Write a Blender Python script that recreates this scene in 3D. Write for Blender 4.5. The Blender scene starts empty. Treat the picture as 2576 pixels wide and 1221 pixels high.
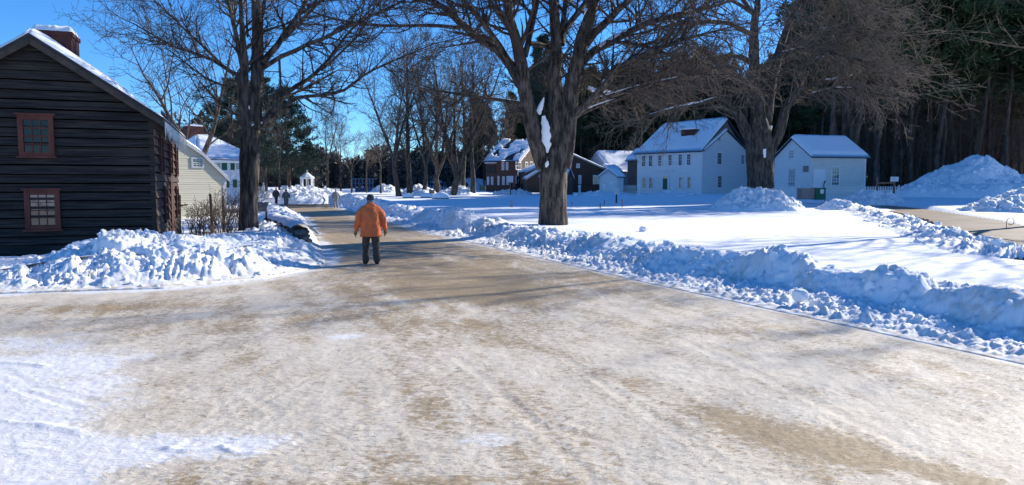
import bpy, math, random
import numpy as np
from mathutils import Vector
C = bpy.context; D_ = bpy.data; col = C.scene.collection
R = math.radians
# ------------------------------------------------------------------ camera, sky, sun, exposure
PITCH = R(4.4); CAMZ = 2.0; FPX = 1840.0; CX, CY = 1288.0, 610.4      # focal length in units of a 2576 px wide frame
cam = D_.objects.new('camera', D_.cameras.new('camera')); col.objects.link(cam)
cam.location = (0, 0, CAMZ); cam.rotation_euler = (R(90) - PITCH, 0, 0)
cam.data.sensor_width = 36; cam.data.lens = FPX / 2576 * 36; cam.data.clip_end = 6000; cam.data.clip_start = .05
C.scene.camera = cam
SUN_DIR = Vector((0.80, 0.60, math.tan(R(27)))).normalized()
world = D_.worlds.new('World'); C.scene.world = world; world.use_nodes = True
wn = world.node_tree; bg = wn.nodes['Background']
sky = wn.nodes.new('ShaderNodeTexSky'); sky.sky_type = 'NISHITA'; sky.sun_disc = False
sky.sun_elevation = R(27); sky.sun_rotation = math.atan2(0.80, 0.60)
sky.altitude = 1500; sky.air_density = 1.0; sky.dust_density = 0.0; sky.ozone_density = 4.0
hs = wn.nodes.new('ShaderNodeHueSaturation'); hs.inputs['Saturation'].default_value = 1.2; wn.links.new(sky.outputs[0], hs.inputs['Color'])
tint = wn.nodes.new('ShaderNodeMix'); tint.data_type = 'RGBA'; tint.blend_type = 'MULTIPLY'; tint.inputs[0].default_value = 1; tint.inputs[7].default_value = (.70, .98, 1.22, 1)
wn.links.new(hs.outputs[0], tint.inputs[6]); wn.links.new(tint.outputs[2], bg.inputs[0]); bg.inputs[1].default_value = 0.092
sl = D_.lights.new('sun', 'SUN'); sl.energy = 4.3; sl.angle = R(0.5); sl.color = (1.0, 0.94, 0.84)
sun = D_.objects.new('sun', sl); col.objects.link(sun)
sun.rotation_euler = SUN_DIR.to_track_quat('Z', 'Y').to_euler()
C.scene.view_settings.view_transform = 'Standard'; C.scene.view_settings.look = 'None'
C.scene.view_settings.exposure = 0.88; C.scene.view_settings.gamma = 1

# ------------------------------------------------------------------ pixel <-> world
cp, sp = math.cos(PITCH), math.sin(PITCH)
def ray(px, py):
    u = (px - CX) / FPX; v = (py - CY) / FPX
    return (u, cp - v * sp, -sp - v * cp)
def P(px, py, Y):
    a, b, c = ray(px, py); s = Y / b
    return (a * s, Y, CAMZ + c * s)
def G(px, py, z=0.0):
    a, b, c = ray(px, py); s = (z - CAMZ) / c
    return (a * s, b * s, z)
def K(px): a, b, c = ray(px, 469); return a / b
# ------------------------------------------------------------------ numpy noise
def _h(ix, iy, s):
    n = (ix.astype(np.int64) * 374761393 + iy.astype(np.int64) * 668265263 + s * 1442695041) & 0x7fffffff
    n = ((n ^ (n >> 13)) * 1274126177) & 0x7fffffff
    n = ((n ^ (n >> 16)) * 668265263) & 0x7fffffff
    return ((n ^ (n >> 15)) & 0xffffff) / float(0xffffff)
def vn(x, y, s=0):
    ix = np.floor(x); iy = np.floor(y); fx = x - ix; fy = y - iy
    fx = fx * fx * (3 - 2 * fx); fy = fy * fy * (3 - 2 * fy)
    a = _h(ix, iy, s); b = _h(ix + 1, iy, s); c = _h(ix, iy + 1, s); d = _h(ix + 1, iy + 1, s)
    return (a + (b - a) * fx) * (1 - fy) + (c + (d - c) * fx) * fy
def fbm(x, y, s=0, o=4):
    t = 0; a = .5; n = 0
    for i in range(o):
        t = t + a * vn(x, y, s + i * 17); n += a; a *= .5; x = x * 2.03 + 3.1; y = y * 2.03 + 1.7
    return t / n
def facets(x, y, s=0):
    """broken-snow blocks: nearest cell gives its own height and tilt; returns height and edge distance"""
    ix = np.floor(x); iy = np.floor(y)
    best = np.full(x.shape, 9.0); sec = np.full(x.shape, 9.0); hh = np.zeros(x.shape)
    for dx in (-1, 0, 1):
        for dy in (-1, 0, 1):
            cx = ix + dx; cy = iy + dy
            px = cx + .15 + .7 * _h(cx, cy, s + 1); py = cy + .15 + .7 * _h(cx, cy, s + 2)
            d = (x - px) ** 2 + (y - py) ** 2
            h = _h(cx, cy, s + 3) + (x - px) * (_h(cx, cy, s + 4) - .5) * 1.6 + (y - py) * (_h(cx, cy, s + 5) - .5) * 1.6
            m = d < best
            sec = np.where(m, best, np.minimum(sec, d)); hh = np.where(m, h, hh); best = np.where(m, d, best)
    e = np.sqrt(sec) - np.sqrt(best)
    return hh, e, best
def sstep(x, a, b):
    t = np.clip((x - a) / (b - a), 0, 1); return t * t * (3 - 2 * t)
def polydist(X, Y, poly):
    """signed distance (positive to the right of travel) and arc length along a polyline"""
    best = np.full(X.shape, 1e9); S = np.zeros(X.shape); sg = np.zeros(X.shape); acc = 0
    for (x0, y0), (x1, y1) in zip(poly[:-1], poly[1:]):
        dx, dy = x1 - x0, y1 - y0; L = math.hypot(dx, dy)
        t = np.clip(((X - x0) * dx + (Y - y0) * dy) / L / L, 0, 1)
        qx = X - x0 - t * dx; qy = Y - y0 - t * dy; d = qx * qx + qy * qy
        cr = (dy * (X - x0) - dx * (Y - y0))
        m = d < best; best = np.where(m, d, best); S = np.where(m, acc + t * L, S); sg = np.where(m, np.sign(cr), sg)
        acc += L
    return np.sqrt(best) * sg, S

def tubes(plist, k=3):
    """tapered tubes round many polylines at once: list of (points, radii)"""
    VV = []; FF = []; base = 0; groups = {}
    for p, r in plist: groups.setdefault(len(p), []).append((p, r))
    for n, L in groups.items():
        Pt = np.array([q[0] for q in L], float); Rd = np.array([q[1] for q in L], float); m = len(L)
        T = np.empty_like(Pt); T[:, 1:-1] = Pt[:, 2:] - Pt[:, :-2]; T[:, 0] = Pt[:, 1] - Pt[:, 0]; T[:, -1] = Pt[:, -1] - Pt[:, -2]
        T /= np.linalg.norm(T, axis=2, keepdims=True) + 1e-9
        ch = np.abs(Pt[:, -1] - Pt[:, 0]); ax = np.argmin(ch, axis=1); ref = np.zeros((m, 1, 3)); ref[np.arange(m), 0, ax] = 1
        n1 = np.cross(T, np.broadcast_to(ref, T.shape)); n1 /= np.linalg.norm(n1, axis=2, keepdims=True) + 1e-9; n2 = np.cross(T, n1)
        a = np.arange(k) * 2 * math.pi / k
        V = Pt[:, :, None, :] + Rd[:, :, None, None] * (n1[:, :, None, :] * np.cos(a)[None, None, :, None] + n2[:, :, None, :] * np.sin(a)[None, None, :, None])
        i = np.arange(m)[:, None, None] * (n * k); j = np.arange(n - 1)[None, :, None] * k; q = np.arange(k)[None, None, :]; q2 = (q + 1) % k
        f = np.stack([i + j + q, i + j + q2, i + j + k + q2, i + j + k + q], -1).reshape(-1, 4) + base
        VV.append(V.reshape(-1, 3)); FF.append(f); base += m * n * k
    return np.vstack(VV), np.vstack(FF)
# ------------------------------------------------------------------ object helpers
ORG = {}
def mesh_np(name, V, F, mat=None, smooth=False):
    """V (n,3) array, F (m,k) int array"""
    me = D_.meshes.new(name); V = np.asarray(V, dtype=np.float32); F = np.asarray(F, dtype=np.int32)
    me.vertices.add(len(V)); me.vertices.foreach_set('co', V.ravel())
    k = F.shape[1]; me.loops.add(F.size); me.loops.foreach_set('vertex_index', F.ravel())
    me.polygons.add(len(F)); me.polygons.foreach_set('loop_start', np.arange(0, F.size, k, dtype=np.int32))
    me.polygons.foreach_set('loop_total', np.full(len(F), k, dtype=np.int32))
    if smooth: me.polygons.foreach_set('use_smooth', np.ones(len(F), dtype=bool))
    me.update(calc_edges=True)
    if mat: me.materials.append(mat)
    return me
def root_of(o):
    while o.parent: o = o.parent
    return o
def link(name, me, parent=None):
    o = D_.objects.new(name, me); col.objects.link(o)
    if parent:
        o.parent = parent
    return o
def obj_np(name, V, F, mat, parent=None, smooth=False):
    V = np.asarray(V, dtype=np.float64)
    if parent: V = V - np.array(ORG.get(root_of(parent).name, (0, 0, 0)))
    return link(name, mesh_np(name, V, F, mat, smooth), parent)
class MB:
    """collects world-space polygons, linked as one mesh"""
    def __init__(s): s.v = []; s.f = []
    def poly(s, pts): n = len(s.v); s.v += [tuple(p) for p in pts]; s.f.append(list(range(n, n + len(pts))))
    def prism(s, pts, off):
        """extrude polygon by vector off"""
        n = len(pts); b = len(s.v); s.v += [tuple(p) for p in pts]; s.v += [tuple(p[i] + off[i] for i in range(3)) for p in pts]
        s.f.append(list(range(b + n - 1, b - 1, -1))); s.f.append(list(range(b + n, b + 2 * n)))
        for i in range(n): j = (i + 1) % n; s.f.append([b + i, b + j, b + n + j, b + n + i])
    def box(s, c, h, ang=0.0):
        ca, sa = math.cos(ang), math.sin(ang); b = len(s.v)
        for z in (-1, 1):
            for x, y in ((-1, -1), (1, -1), (1, 1), (-1, 1)):
                X = x * h[0]; Y = y * h[1]; s.v.append((c[0] + X * ca - Y * sa, c[1] + X * sa + Y * ca, c[2] + z * h[2]))
        s.f += [[b + i for i in q] for q in ((3, 2, 1, 0), (4, 5, 6, 7), (0, 1, 5, 4), (1, 2, 6, 5), (2, 3, 7, 6), (3, 0, 4, 7))]
    def beam(s, a, b, w, d=None):
        """square bar from a to b"""
        A, B = Vector(a), Vector(b); t = (B - A).normalized(); d = d or w
        r = Vector((0, 0, 1)) if abs(t.z) < .9 else Vector((1, 0, 0)); n1 = t.cross(r).normalized(); n2 = t.cross(n1)
        q = [A + n1 * w / 2 * i + n2 * d / 2 * j for i, j in ((-1, -1), (1, -1), (1, 1), (-1, 1))]
        s.prism(q, B - A)
    def tube(s, pts, rads, k=8):
        V, F = tubes([(pts, rads)], k); b = len(s.v); s.v += [tuple(p) for p in V]; s.f += [[b + i for i in f] for f in F.tolist()]
        n = len(pts); s.f.append([b + i for i in range(k - 1, -1, -1)]); s.f.append([b + (n - 1) * k + i for i in range(k)])
    def rings(s, rs, k=16):
        """closed loft of horizontal elliptical rings (x,y,z,rx,ry)"""
        b = len(s.v)
        for (x, y, z, rx, ry) in rs:
            for i in range(k): a = 2 * math.pi * i / k; s.v.append((x + rx * math.cos(a), y + ry * math.sin(a), z))
        for j in range(len(rs) - 1):
            for i in range(k): i2 = (i + 1) % k; s.f.append([b + j * k + i, b + j * k + i2, b + (j + 1) * k + i2, b + (j + 1) * k + i])
        s.f.append([b + i for i in range(k - 1, -1, -1)]); s.f.append([b + (len(rs) - 1) * k + i for i in range(k)])
    def ball(s, c, r, k=10, sc=(1, 1, 1)):
        rs = []
        for j in range(k + 1):
            a = math.pi * j / k; q = max(math.sin(a), .02); rs.append((c[0], c[1], c[2] - math.cos(a) * r * sc[2], r * q * sc[0], r * q * sc[1]))
        s.rings(rs, k + 2)
    def build(s, name, mat, parent=None, smooth=False):
        o = ORG.get(root_of(parent).name, (0, 0, 0)) if parent else (0, 0, 0)
        me = D_.meshes.new(name); me.from_pydata([(x - o[0], y - o[1], z - o[2]) for x, y, z in s.v], [], s.f)
        if smooth: me.polygons.foreach_set('use_smooth', [True] * len(me.polygons))
        me.materials.append(mat); me.update(); return link(name, me, parent)
def tag(o, label=None, cat=None, group=None, kind=None):
    if label: o['label'] = label
    if cat: o['category'] = cat
    if group: o['group'] = group
    if kind: o['kind'] = kind
    return o
def thing(name, label, cat, loc, group=None):
    o = D_.objects.new(name, None); o.empty_display_size = .2; col.objects.link(o); o.location = loc
    ORG[o.name] = tuple(loc); return tag(o, label, cat, group)
def kids(o): return [c for c in D_.objects if c.parent == o]
def copy_tree(o, ch, loc, rz=0, sc=1.0, label=None):
    r = o.copy(); col.objects.link(r); r.location = loc; r.rotation_euler = (0, 0, rz); r.scale = (sc,) * 3 if not isinstance(sc, tuple) else sc
    if label: r['label'] = label
    for c in ch:
        k = c.copy(); col.objects.link(k); k.parent = r
    return r
# ------------------------------------------------------------------ materials
MATS = {}
def nd(nt, t, **kw):
    n = nt.nodes.new(t)
    for k, v in kw.items(): setattr(n, k, v)
    return n
def mat(name, c1, c2=None, rough=.85, scale=4.0, stretch=(1, 1, 1), bump=0.0, bscale=None, thr=(.35, .65), spec=.3, detail=6):
    if name in MATS: return MATS[name]
    m = D_.materials.new(name); m.use_nodes = True; nt = m.node_tree; b = nt.nodes['Principled BSDF']
    b.inputs['Roughness'].default_value = rough; b.inputs['Specular IOR Level'].default_value = spec
    b.inputs['Base Color'].default_value = (*c1, 1)
    tc = nd(nt, 'ShaderNodeTexCoord'); mp = nd(nt, 'ShaderNodeMapping'); mp.inputs['Scale'].default_value = stretch
    nt.links.new(tc.outputs['Object'], mp.inputs[0])
    if c2:
        no = nd(nt, 'ShaderNodeTexNoise'); no.inputs['Scale'].default_value = scale; no.inputs['Detail'].default_value = detail; no.inputs['Roughness'].default_value = .65
        cr = nd(nt, 'ShaderNodeValToRGB'); cr.color_ramp.elements[0].position = thr[0]; cr.color_ramp.elements[1].position = thr[1]
        cr.color_ramp.elements[0].color = (*c1, 1); cr.color_ramp.elements[1].color = (*c2, 1)
        nt.links.new(mp.outputs[0], no.inputs['Vector']); nt.links.new(no.outputs[0], cr.inputs[0]); nt.links.new(cr.outputs[0], b.inputs['Base Color'])
    if bump:
        n2 = nd(nt, 'ShaderNodeTexNoise'); n2.inputs['Scale'].default_value = bscale or scale * 3; n2.inputs['Detail'].default_value = 8; n2.inputs['Roughness'].default_value = .7
        bp = nd(nt, 'ShaderNodeBump'); bp.inputs['Strength'].default_value = min(1, bump * 10); bp.inputs['Distance'].default_value = bump
        nt.links.new(mp.outputs[0], n2.inputs['Vector']); nt.links.new(n2.outputs[0], bp.inputs['Height']); nt.links.new(bp.outputs[0], b.inputs['Normal'])
    MATS[name] = m; return m
M_snow = mat('snow', (.86, .87, .89), (.80, .81, .83), .7, 3, bump=.012, bscale=22, spec=.25)
M_snow_smooth = mat('snow_smooth', (.88, .89, .91), (.84, .85, .87), .7, .6, bump=.006, bscale=9, spec=.25)
M_snow_dirty = mat('snow_dirty', (.86, .87, .89), (.70, .67, .62), .75, 1.6, thr=(.5, .78), bump=.014, bscale=18, spec=.25)
def dirty(m):
    nt = m.node_tree; b = nt.nodes['Principled BSDF']; src = b.inputs['Base Color'].links[0].from_socket; at = nd(nt, 'ShaderNodeAttribute'); at.attribute_name = 'dirt'
    no = nd(nt, 'ShaderNodeTexNoise'); no.inputs['Scale'].default_value = 7; no.inputs['Detail'].default_value = 6; tc = nd(nt, 'ShaderNodeTexCoord'); nt.links.new(tc.outputs['Object'], no.inputs['Vector'])
    mu = nd(nt, 'ShaderNodeMath', operation='MULTIPLY'); nt.links.new(at.outputs['Fac'], mu.inputs[0]); mr = nd(nt, 'ShaderNodeMapRange'); mr.inputs['From Min'].default_value = .35; mr.inputs['From Max'].default_value = .65; nt.links.new(no.outputs[0], mr.inputs['Value']); nt.links.new(mr.outputs[0], mu.inputs[1])
    mx = nd(nt, 'ShaderNodeMix', data_type='RGBA'); nt.links.new(mu.outputs[0], mx.inputs[0]); nt.links.new(src, mx.inputs[6]); mx.inputs[7].default_value = (.50, .41, .29, 1); nt.links.new(mx.outputs[2], b.inputs['Base Color'])
dirty(M_snow_dirty)
M_bark = mat('bark', (.026, .021, .018), (.15, .12, .10), .9, 7, (1, 1, .22), .07, 12, (.42, .62))
M_bark_grey = mat('bark_grey', (.032, .027, .023), (.12, .098, .08), .9, 6, (1, 1, .25), .06, 10, (.42, .62))
M_twig = mat('twig', (.045, .034, .030), (.09, .068, .055), .9, 1.5)
M_twig_pale = mat('twig_pale', (.10, .075, .058), (.21, .165, .125), .9, 1.5)
M_pinebark = mat('pine_bark', (.045, .034, .028), (.15, .11, .085), .95, 3, (1, 1, .3))
M_needle = mat('needle', (.020, .042, .018), (.07, .10, .035), .8, .8)
M_needle_b = mat('needle_bluish', (.020, .045, .032), (.05, .08, .058), .8, .8)
M_deadtwig = mat('dead_twig', (.07, .05, .04), (.16, .12, .09), .9, 1.0)
M_darkwood = mat('dark_wood', (.015, .013, .012), (.088, .068, .055), .8, 3.2, (.3, .3, 5), .004, 30, (.40, .80))
M_redwood = mat('red_frame', (.10, .030, .022), (.17, .055, .038), .75, 5, (1, 1, .3), .002, 30)
M_brownside = mat('brown_side_wood', (.035, .024, .020), (.10, .068, .055), .85, 5, (.4, .4, 6), .003, 30)
M_cream = mat('cream_paint', (.56, .51, .39), (.50, .455, .34), .6, 2, (.4, .4, 4))
M_white = mat('white_paint', (.78, .78, .78), (.70, .70, .70), .55, 2, (.4, .4, 3))
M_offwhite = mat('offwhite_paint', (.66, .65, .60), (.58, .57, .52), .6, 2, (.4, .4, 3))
M_redbrown = mat('red_brown_paint', (.15, .062, .045), (.095, .045, .035), .7, 2, (.4, .4, 4))
M_brownboard = mat('brown_board', (.10, .062, .045), (.06, .042, .032), .8, 3, (.4, .4, 4))
M_brick = mat('brick', (.10, .032, .026), (.055, .026, .024), .85, 5, (1, 1, 3))
M_trimgrey = mat('grey_trim', (.42, .44, .47), (.34, .36, .38), .6, 4)
M_shingle = mat('dark_shingle', (.03, .028, .028), (.06, .055, .05), .85, 6, (1, 1, 3))
M_green = mat('green_paint', (.01, .12, .075), (.012, .10, .065), .5, 2)
M_greendark = mat('dark_green_paint', (.015, .065, .05), None, .5)
M_stone = mat('wall_stone', (.07, .07, .072), (.20, .19, .18), .9, 4, bump=.02, bscale=9)
M_post = mat('weathered_post', (.13, .10, .08), (.24, .20, .17), .9, 6, (1, 1, .3))
M_black = mat('black_iron', (.015, .015, .017), None, .5)
M_greymetal = mat('grey_metal', (.22, .23, .24), (.17, .18, .19), .5, 4)
M_sign = mat('sign_white', (.72, .73, .74), (.64, .65, .67), .5, 2)
M_tan = mat('tan_bin', (.34, .27, .24), (.27, .22, .2), .8, 4)
M_ice = mat('ice', (.55, .60, .66), None, .15, spec=.6)
M_blueshed = mat('blue_grey_paint', (.10, .14, .21), (.08, .11, .17), .7, 2)
def glass(name, c, ior=1.9, rough=.04):
    m = D_.materials.new(name); m.use_nodes = True; b = m.node_tree.nodes['Principled BSDF']
    b.inputs['Base Color'].default_value = (*c, 1); b.inputs['Roughness'].default_value = rough; b.inputs['IOR'].default_value = ior
    nt = m.node_tree; tc = nd(nt, 'ShaderNodeTexCoord'); no = nd(nt, 'ShaderNodeTexNoise'); no.inputs['Scale'].default_value = 3
    bp = nd(nt, 'ShaderNodeBump'); bp.inputs['Distance'].default_value = .01; bp.inputs['Strength'].default_value = .25
    nt.links.new(tc.outputs['Object'], no.inputs['Vector']); nt.links.new(no.outputs[0], bp.inputs['Height']); nt.links.new(bp.outputs[0], b.inputs['Normal'])
    return m
M_glass = glass('window_glass', (.012, .014, .018)); M_glass_pale = glass('window_glass_pale', (.22, .24, .27), 1.7, .15)
M_mirror = glass('window_glass_reflective', (.05, .05, .05), 1.95, .03)

# road: packed snow with sand ground into it
def road_material():
    m = D_.materials.new('sanded_packed_snow'); m.use_nodes = True; nt = m.node_tree; L = nt.links; b = nt.nodes['Principled BSDF']
    b.inputs['Roughness'].default_value = .62; b.inputs['Specular IOR Level'].default_value = .35
    tc = nd(nt, 'ShaderNodeTexCoord')
    mp = nd(nt, 'ShaderNodeMapping'); mp.inputs['Rotation'].default_value = (0, 0, R(-22)); mp.inputs['Scale'].default_value = (1.0, .38, 1)
    L.new(tc.outputs['Object'], mp.inputs[0])
    mp2 = nd(nt, 'ShaderNodeMapping'); mp2.inputs['Rotation'].default_value = (0, 0, R(25)); mp2.inputs['Scale'].default_value = (.55, 1.0, 1)
    L.new(tc.outputs['Object'], mp2.inputs[0])
    def noise(scale, detail=4, rough=.6, dist=0, v=None):
        n = nd(nt, 'ShaderNodeTexNoise'); n.inputs['Scale'].default_value = scale; n.inputs['Detail'].default_value = detail
        n.inputs['Roughness'].default_value = rough; n.inputs['Distortion'].default_value = dist; L.new((v or mp).outputs[0], n.inputs['Vector']); return n.outputs[0]
    def ramp(x, a, c):
        n = nd(nt, 'ShaderNodeMapRange'); n.inputs['From Min'].default_value = a; n.inputs['From Max'].default_value = c; L.new(x, n.inputs['Value']); return n.outputs[0]
    def mth(op, x, y):
        n = nd(nt, 'ShaderNodeMath', operation=op)
        for i, q in enumerate((x, y)):
            if isinstance(q, (int, float)): n.inputs[i].default_value = q
            else: L.new(q, n.inputs[i])
        return n.outputs[0]
    def mix(f, a, c):
        n = nd(nt, 'ShaderNodeMix', data_type='RGBA'); n.clamp_factor = True
        if isinstance(f, float): n.inputs[0].default_value = f
        else: L.new(f, n.inputs[0])
        for i, q in ((6, a), (7, c)):
            if isinstance(q, tuple): n.inputs[i].default_value = (*q, 1)
            else: L.new(q, n.inputs[i])
        return n.outputs[2]
    at = nd(nt, 'ShaderNodeAttribute'); at.attribute_name = 'sand'; sand = at.outputs['Fac']
    aw = nd(nt, 'ShaderNodeAttribute'); aw.attribute_name = 'fresh'; fresh = aw.outputs['Fac']
    fine = noise(17, 7, .78, 1.0, mp2); fine2 = noise(60, 4, .7, .6, mp2); mid = noise(3.2, 5, .65, .5); big = noise(.8, 3, .55, .3)
    # how much sand shows: attribute shifted by noise
    s = mth('ADD', sand, mth('MULTIPLY', mth('SUBTRACT', mid, .5), .9))
    s = mth('ADD', s, mth('MULTIPLY', mth('SUBTRACT', fine, .5), 3.2))
    sm = ramp(s, .30, .72)
    sandc = mix(ramp(big, .35, .65), (.35, .235, .115), (.25, .17, .088))
    sandc = mix(ramp(fine2, .35, .75), sandc, (.44, .35, .225))
    snowc = mix(ramp(mid, .35, .7), (.71, .635, .52), (.60, .52, .41))
    base = mix(sm, snowc, sandc)
    # dark grit
    grit = ramp(noise(30, 4, .75, 1.5, mp2), .57, .63)
    grit = mth('MULTIPLY', grit, ramp(noise(1.1, 3), .34, .60))
    base = mix(mth('MULTIPLY', grit, .75), base, (.16, .115, .07))
    vo = nd(nt, 'ShaderNodeTexVoronoi'); vo.inputs['Scale'].default_value = 13; L.new(mp2.outputs[0], vo.inputs['Vector'])
    speck = mth('MULTIPLY', mth('LESS_THAN', vo.outputs['Distance'], .17), ramp(noise(5, 3), .42, .55)); base = mix(mth('MULTIPLY', speck, .6), base, (.20, .15, .10))
    fr = ramp(mth('ADD', mth('ADD', fresh, mth('MULTIPLY', mth('SUBTRACT', fine, .5), 2.2)), mth('MULTIPLY', mth('SUBTRACT', mid, .5), .8)), .38, .62)
    base = mix(mth('MULTIPLY', mth('MULTIPLY', fr, .9), mth('GREATER_THAN', fresh, .03)), base, (.78, .78, .79))
    L.new(base, b.inputs['Base Color'])
    h = mth('ADD', mth('MULTIPLY', fine, 1.0), mth('MULTIPLY', fine2, .45))
    bp = nd(nt, 'ShaderNodeBump'); bp.inputs['Strength'].default_value = .8; bp.inputs['Distance'].default_value = .022
    L.new(h, bp.inputs['Height']); L.new(bp.outputs[0], b.inputs['Normal'])
    return m
M_road = road_material()

# ------------------------------------------------------------------ terrain
RE = [(13.0, -10), (9.0, 0), (5.7, 8.2), (2.56, 15.6), (-1.2, 25.3), (-3.4, 30.5), (-11.8, 56), (-15.6, 65.6), (-19, 76)]   # right road edge
LE = [(-40, 9), (-16, 12.6), (-9.5, 13.5), (-6.8, 14.2), (-5.3, 15.7), (-4.7, 18.3), (-5.4, 21), (-7.5, 28), (-14, 49), (-23.6, 72), (-28, 84)]
R2 = [(60, 30), (25.5, 36), (30, 50), (38, 66), (48, 84)]          # second road, centre line
R2 = [(13, 16), (15.5, 22), (21, 34), (27.5, 52), (31, 66), (32, 84)]
def lawn(X, Y):
    z = .42 + .62 * sstep(Y, 25, 100) + .5 * sstep(Y, 95, 200)
    z = z + .10 * (fbm(X * .12, Y * .12, 5, 3) - .5) + .05 * (fbm(X * .5, Y * .5, 9, 3) - .5) + .035 * (fbm(X * 1.1, Y * 1.8, 10, 3) - .5)
    return z
def yard(X, Y):
    z = .20 + .36 * sstep(X, -11.5, -8.5) + .3 * sstep(Y, 40, 80)
    return z + .07 * (fbm(X * .5, Y * .5, 31, 3) - .5)
def groundH(X, Y):
    ur, s1 = polydist(X, Y, RE); ul, s2 = polydist(X, Y, LE); ul = -ul
    zl = yard(X, Y); zr = lawn(X, Y)
    w = sstep(Y, 70, 82)
    inroad = (ur < 2.4) & (ul < 1.5) & (Y < 79)
    z = np.where(ur > 0, zr, zl * (1 - w) + (zr + .35) * w)
    d2, s3 = polydist(X, Y, R2)
    cut = 1 - sstep(np.abs(d2), 1.4, 2.1); z = np.where(ur > 0, z * (1 - cut) + cut * .28, z)
    end = (ur < 2.4) & (ul < 1.5) & (Y >= 74); z = np.where(end, -.12 + (z + .12) * sstep(Y, 75, 86), z); inroad = inroad & (Y < 74)
    return np.where(inroad, -.3, z)
def gz(x, y): return float(groundH(np.array([x]), np.array([y]))[0])
def polar(y0, y1, t0, t1, ry, dt):
    n = int(math.log(y1 / y0) / ry) + 2; m = int((t1 - t0) / dt) + 2
    ys = y0 * (y1 / y0) ** np.linspace(0, 1, n); ts = np.linspace(t0, t1, m)
    Y, T = np.meshgrid(ys, ts, indexing='ij'); return T * Y, Y
def gridmesh(X, Y, Z, keep, name, m, attrs=None, extra=None):
    n, k = X.shape; idx = np.arange(n * k).reshape(n, k)
    kv = keep; fk = kv[:-1, :-1] & kv[1:, :-1] & kv[:-1, 1:] & kv[1:, 1:]
    F = np.stack([idx[:-1, :-1], idx[:-1, 1:], idx[1:, 1:], idx[1:, :-1]], -1)[fk]
    used = np.unique(F); rm = np.full(n * k, -1, dtype=np.int64); rm[used] = np.arange(len(used))
    V = np.stack([X.ravel(), Y.ravel(), Z.ravel()], -1)[used]; F = rm[F]
    nv = len(V)
    if extra is not None:                                    # merge loose chunks (triangles as degenerate-free quads not possible: keep separate arrays)
        EV, EF = extra; V = np.vstack([V, EV]); me = D_.meshes.new(name)
        me.vertices.add(len(V)); me.vertices.foreach_set('co', V.astype(np.float32).ravel())
        EF = EF + nv; nl = F.size + EF.size
        me.loops.add(nl); me.loops.foreach_set('vertex_index', np.concatenate([F.ravel(), EF.ravel()]).astype(np.int32))
        me.polygons.add(len(F) + len(EF))
        ls = np.concatenate([np.arange(0, F.size, 4), F.size + np.arange(0, EF.size, 3)]).astype(np.int32)
        me.polygons.foreach_set('loop_start', ls); me.polygons.foreach_set('loop_total', np.concatenate([np.full(len(F), 4), np.full(len(EF), 3)]).astype(np.int32))
        me.polygons.foreach_set('use_smooth', np.concatenate([np.ones(len(F), bool), np.zeros(len(EF), bool)]))
        me.update(calc_edges=True); me.materials.append(m)
    else:
        me = mesh_np(name, V, F, m, True)
    if attrs:
        for an, A in attrs.items():
            at = me.attributes.new(an, 'FLOAT', 'POINT'); q_ = np.zeros(len(me.vertices), np.float32); q_[:nv] = A.ravel()[used]; at.data.foreach_set('value', q_)
    return link(name, me)

# base ground to the horizon
a = np.linspace(0, 2 * math.pi, 97)[:-1]
V = [(0, 0, -.4)]; F = []
for r_ in (60, 300, 3000):
    V += [(r_ * math.cos(t), r_ * math.sin(t), -.4 if r_ < 100 else .2) for t in a]
for i in range(96):
    F.append((0, 1 + i, 1 + (i + 1) % 96, 1 + (i + 1) % 96))
me = D_.meshes.new('ground'); me.from_pydata(V, [], [(0, 1 + i, 1 + (i + 1) % 96) for i in range(96)] + [(1 + j * 96 + i, 1 + (j + 1) * 96 + i, 1 + (j + 1) * 96 + (i + 1) % 96, 1 + j * 96 + (i + 1) % 96) for j in range(2) for i in range(96)])
me.materials.append(M_snow_smooth); tag(link('ground', me), kind='structure')

# snow field (lawn and yards)
X, Y = polar(7, 420, -1.1, 1.1, .006, .006)
Z = groundH(X, Y)
tag(gridmesh(X, Y, Z, Z > -.25, 'snow_field', M_snow_smooth), kind='structure')

# road sheet with its sand, fresh snow and ruts
X, Y = polar(2.6, 80, -1.15, .95, .0042, .0034)
ur, _ = polydist(X, Y, RE); ul, _ = polydist(X, Y, LE); ul = -ul
def blob(px, py, lx, ly, ang, z=0):
    """soft patch: centre by picture position on the road plane, half lengths in metres"""
    c = G(px, py); ca, sa = math.cos(R(ang)), math.sin(R(ang)); dx = X - c[0]; dy = Y - c[1]
    a_ = (dx * ca + dy * sa) / lx; b_ = (-dx * sa + dy * ca) / ly
    return np.exp(-(a_ * a_ + b_ * b_))
# the travelled strip is sandiest
mid_x = 2.2 - .40 * (Y - 12); strip = np.exp(-((X - (-.9 - .36 * (Y - 15))) / 3.6) ** 2)
sand = .22 + .66 * strip * sstep(Y, 10.5, 15.5) + .15 * sstep(Y, 24, 40)
sand += .5 * blob(800, 800, 1.7, .9, 10) + .35 * blob(760, 855, .5, .35, 0) + .45 * blob(1250, 820, 1.5, .55, -5) + .35 * blob(1130, 740, 2.5, 1.0, 0)
sand += .5 * blob(1860, 1050, .55, .28, -35) + .75 * blob(2020, 1110, .75, .33, -40) + .5 * blob(2200, 1160, .7, .2, -42) + .45 * blob(2380, 1200, .4, .14, -35) + .35 * blob(1620, 960, .8, .25, -38)
sand += .35 * blob(960, 1150, .30, .22, 10) + .3 * blob(1450, 890, 1.0, .25, -30) + .3 * blob(700, 1215, 1.2, .12, 0) + .25 * blob(1120, 1205, .6, .12, 0)
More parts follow.
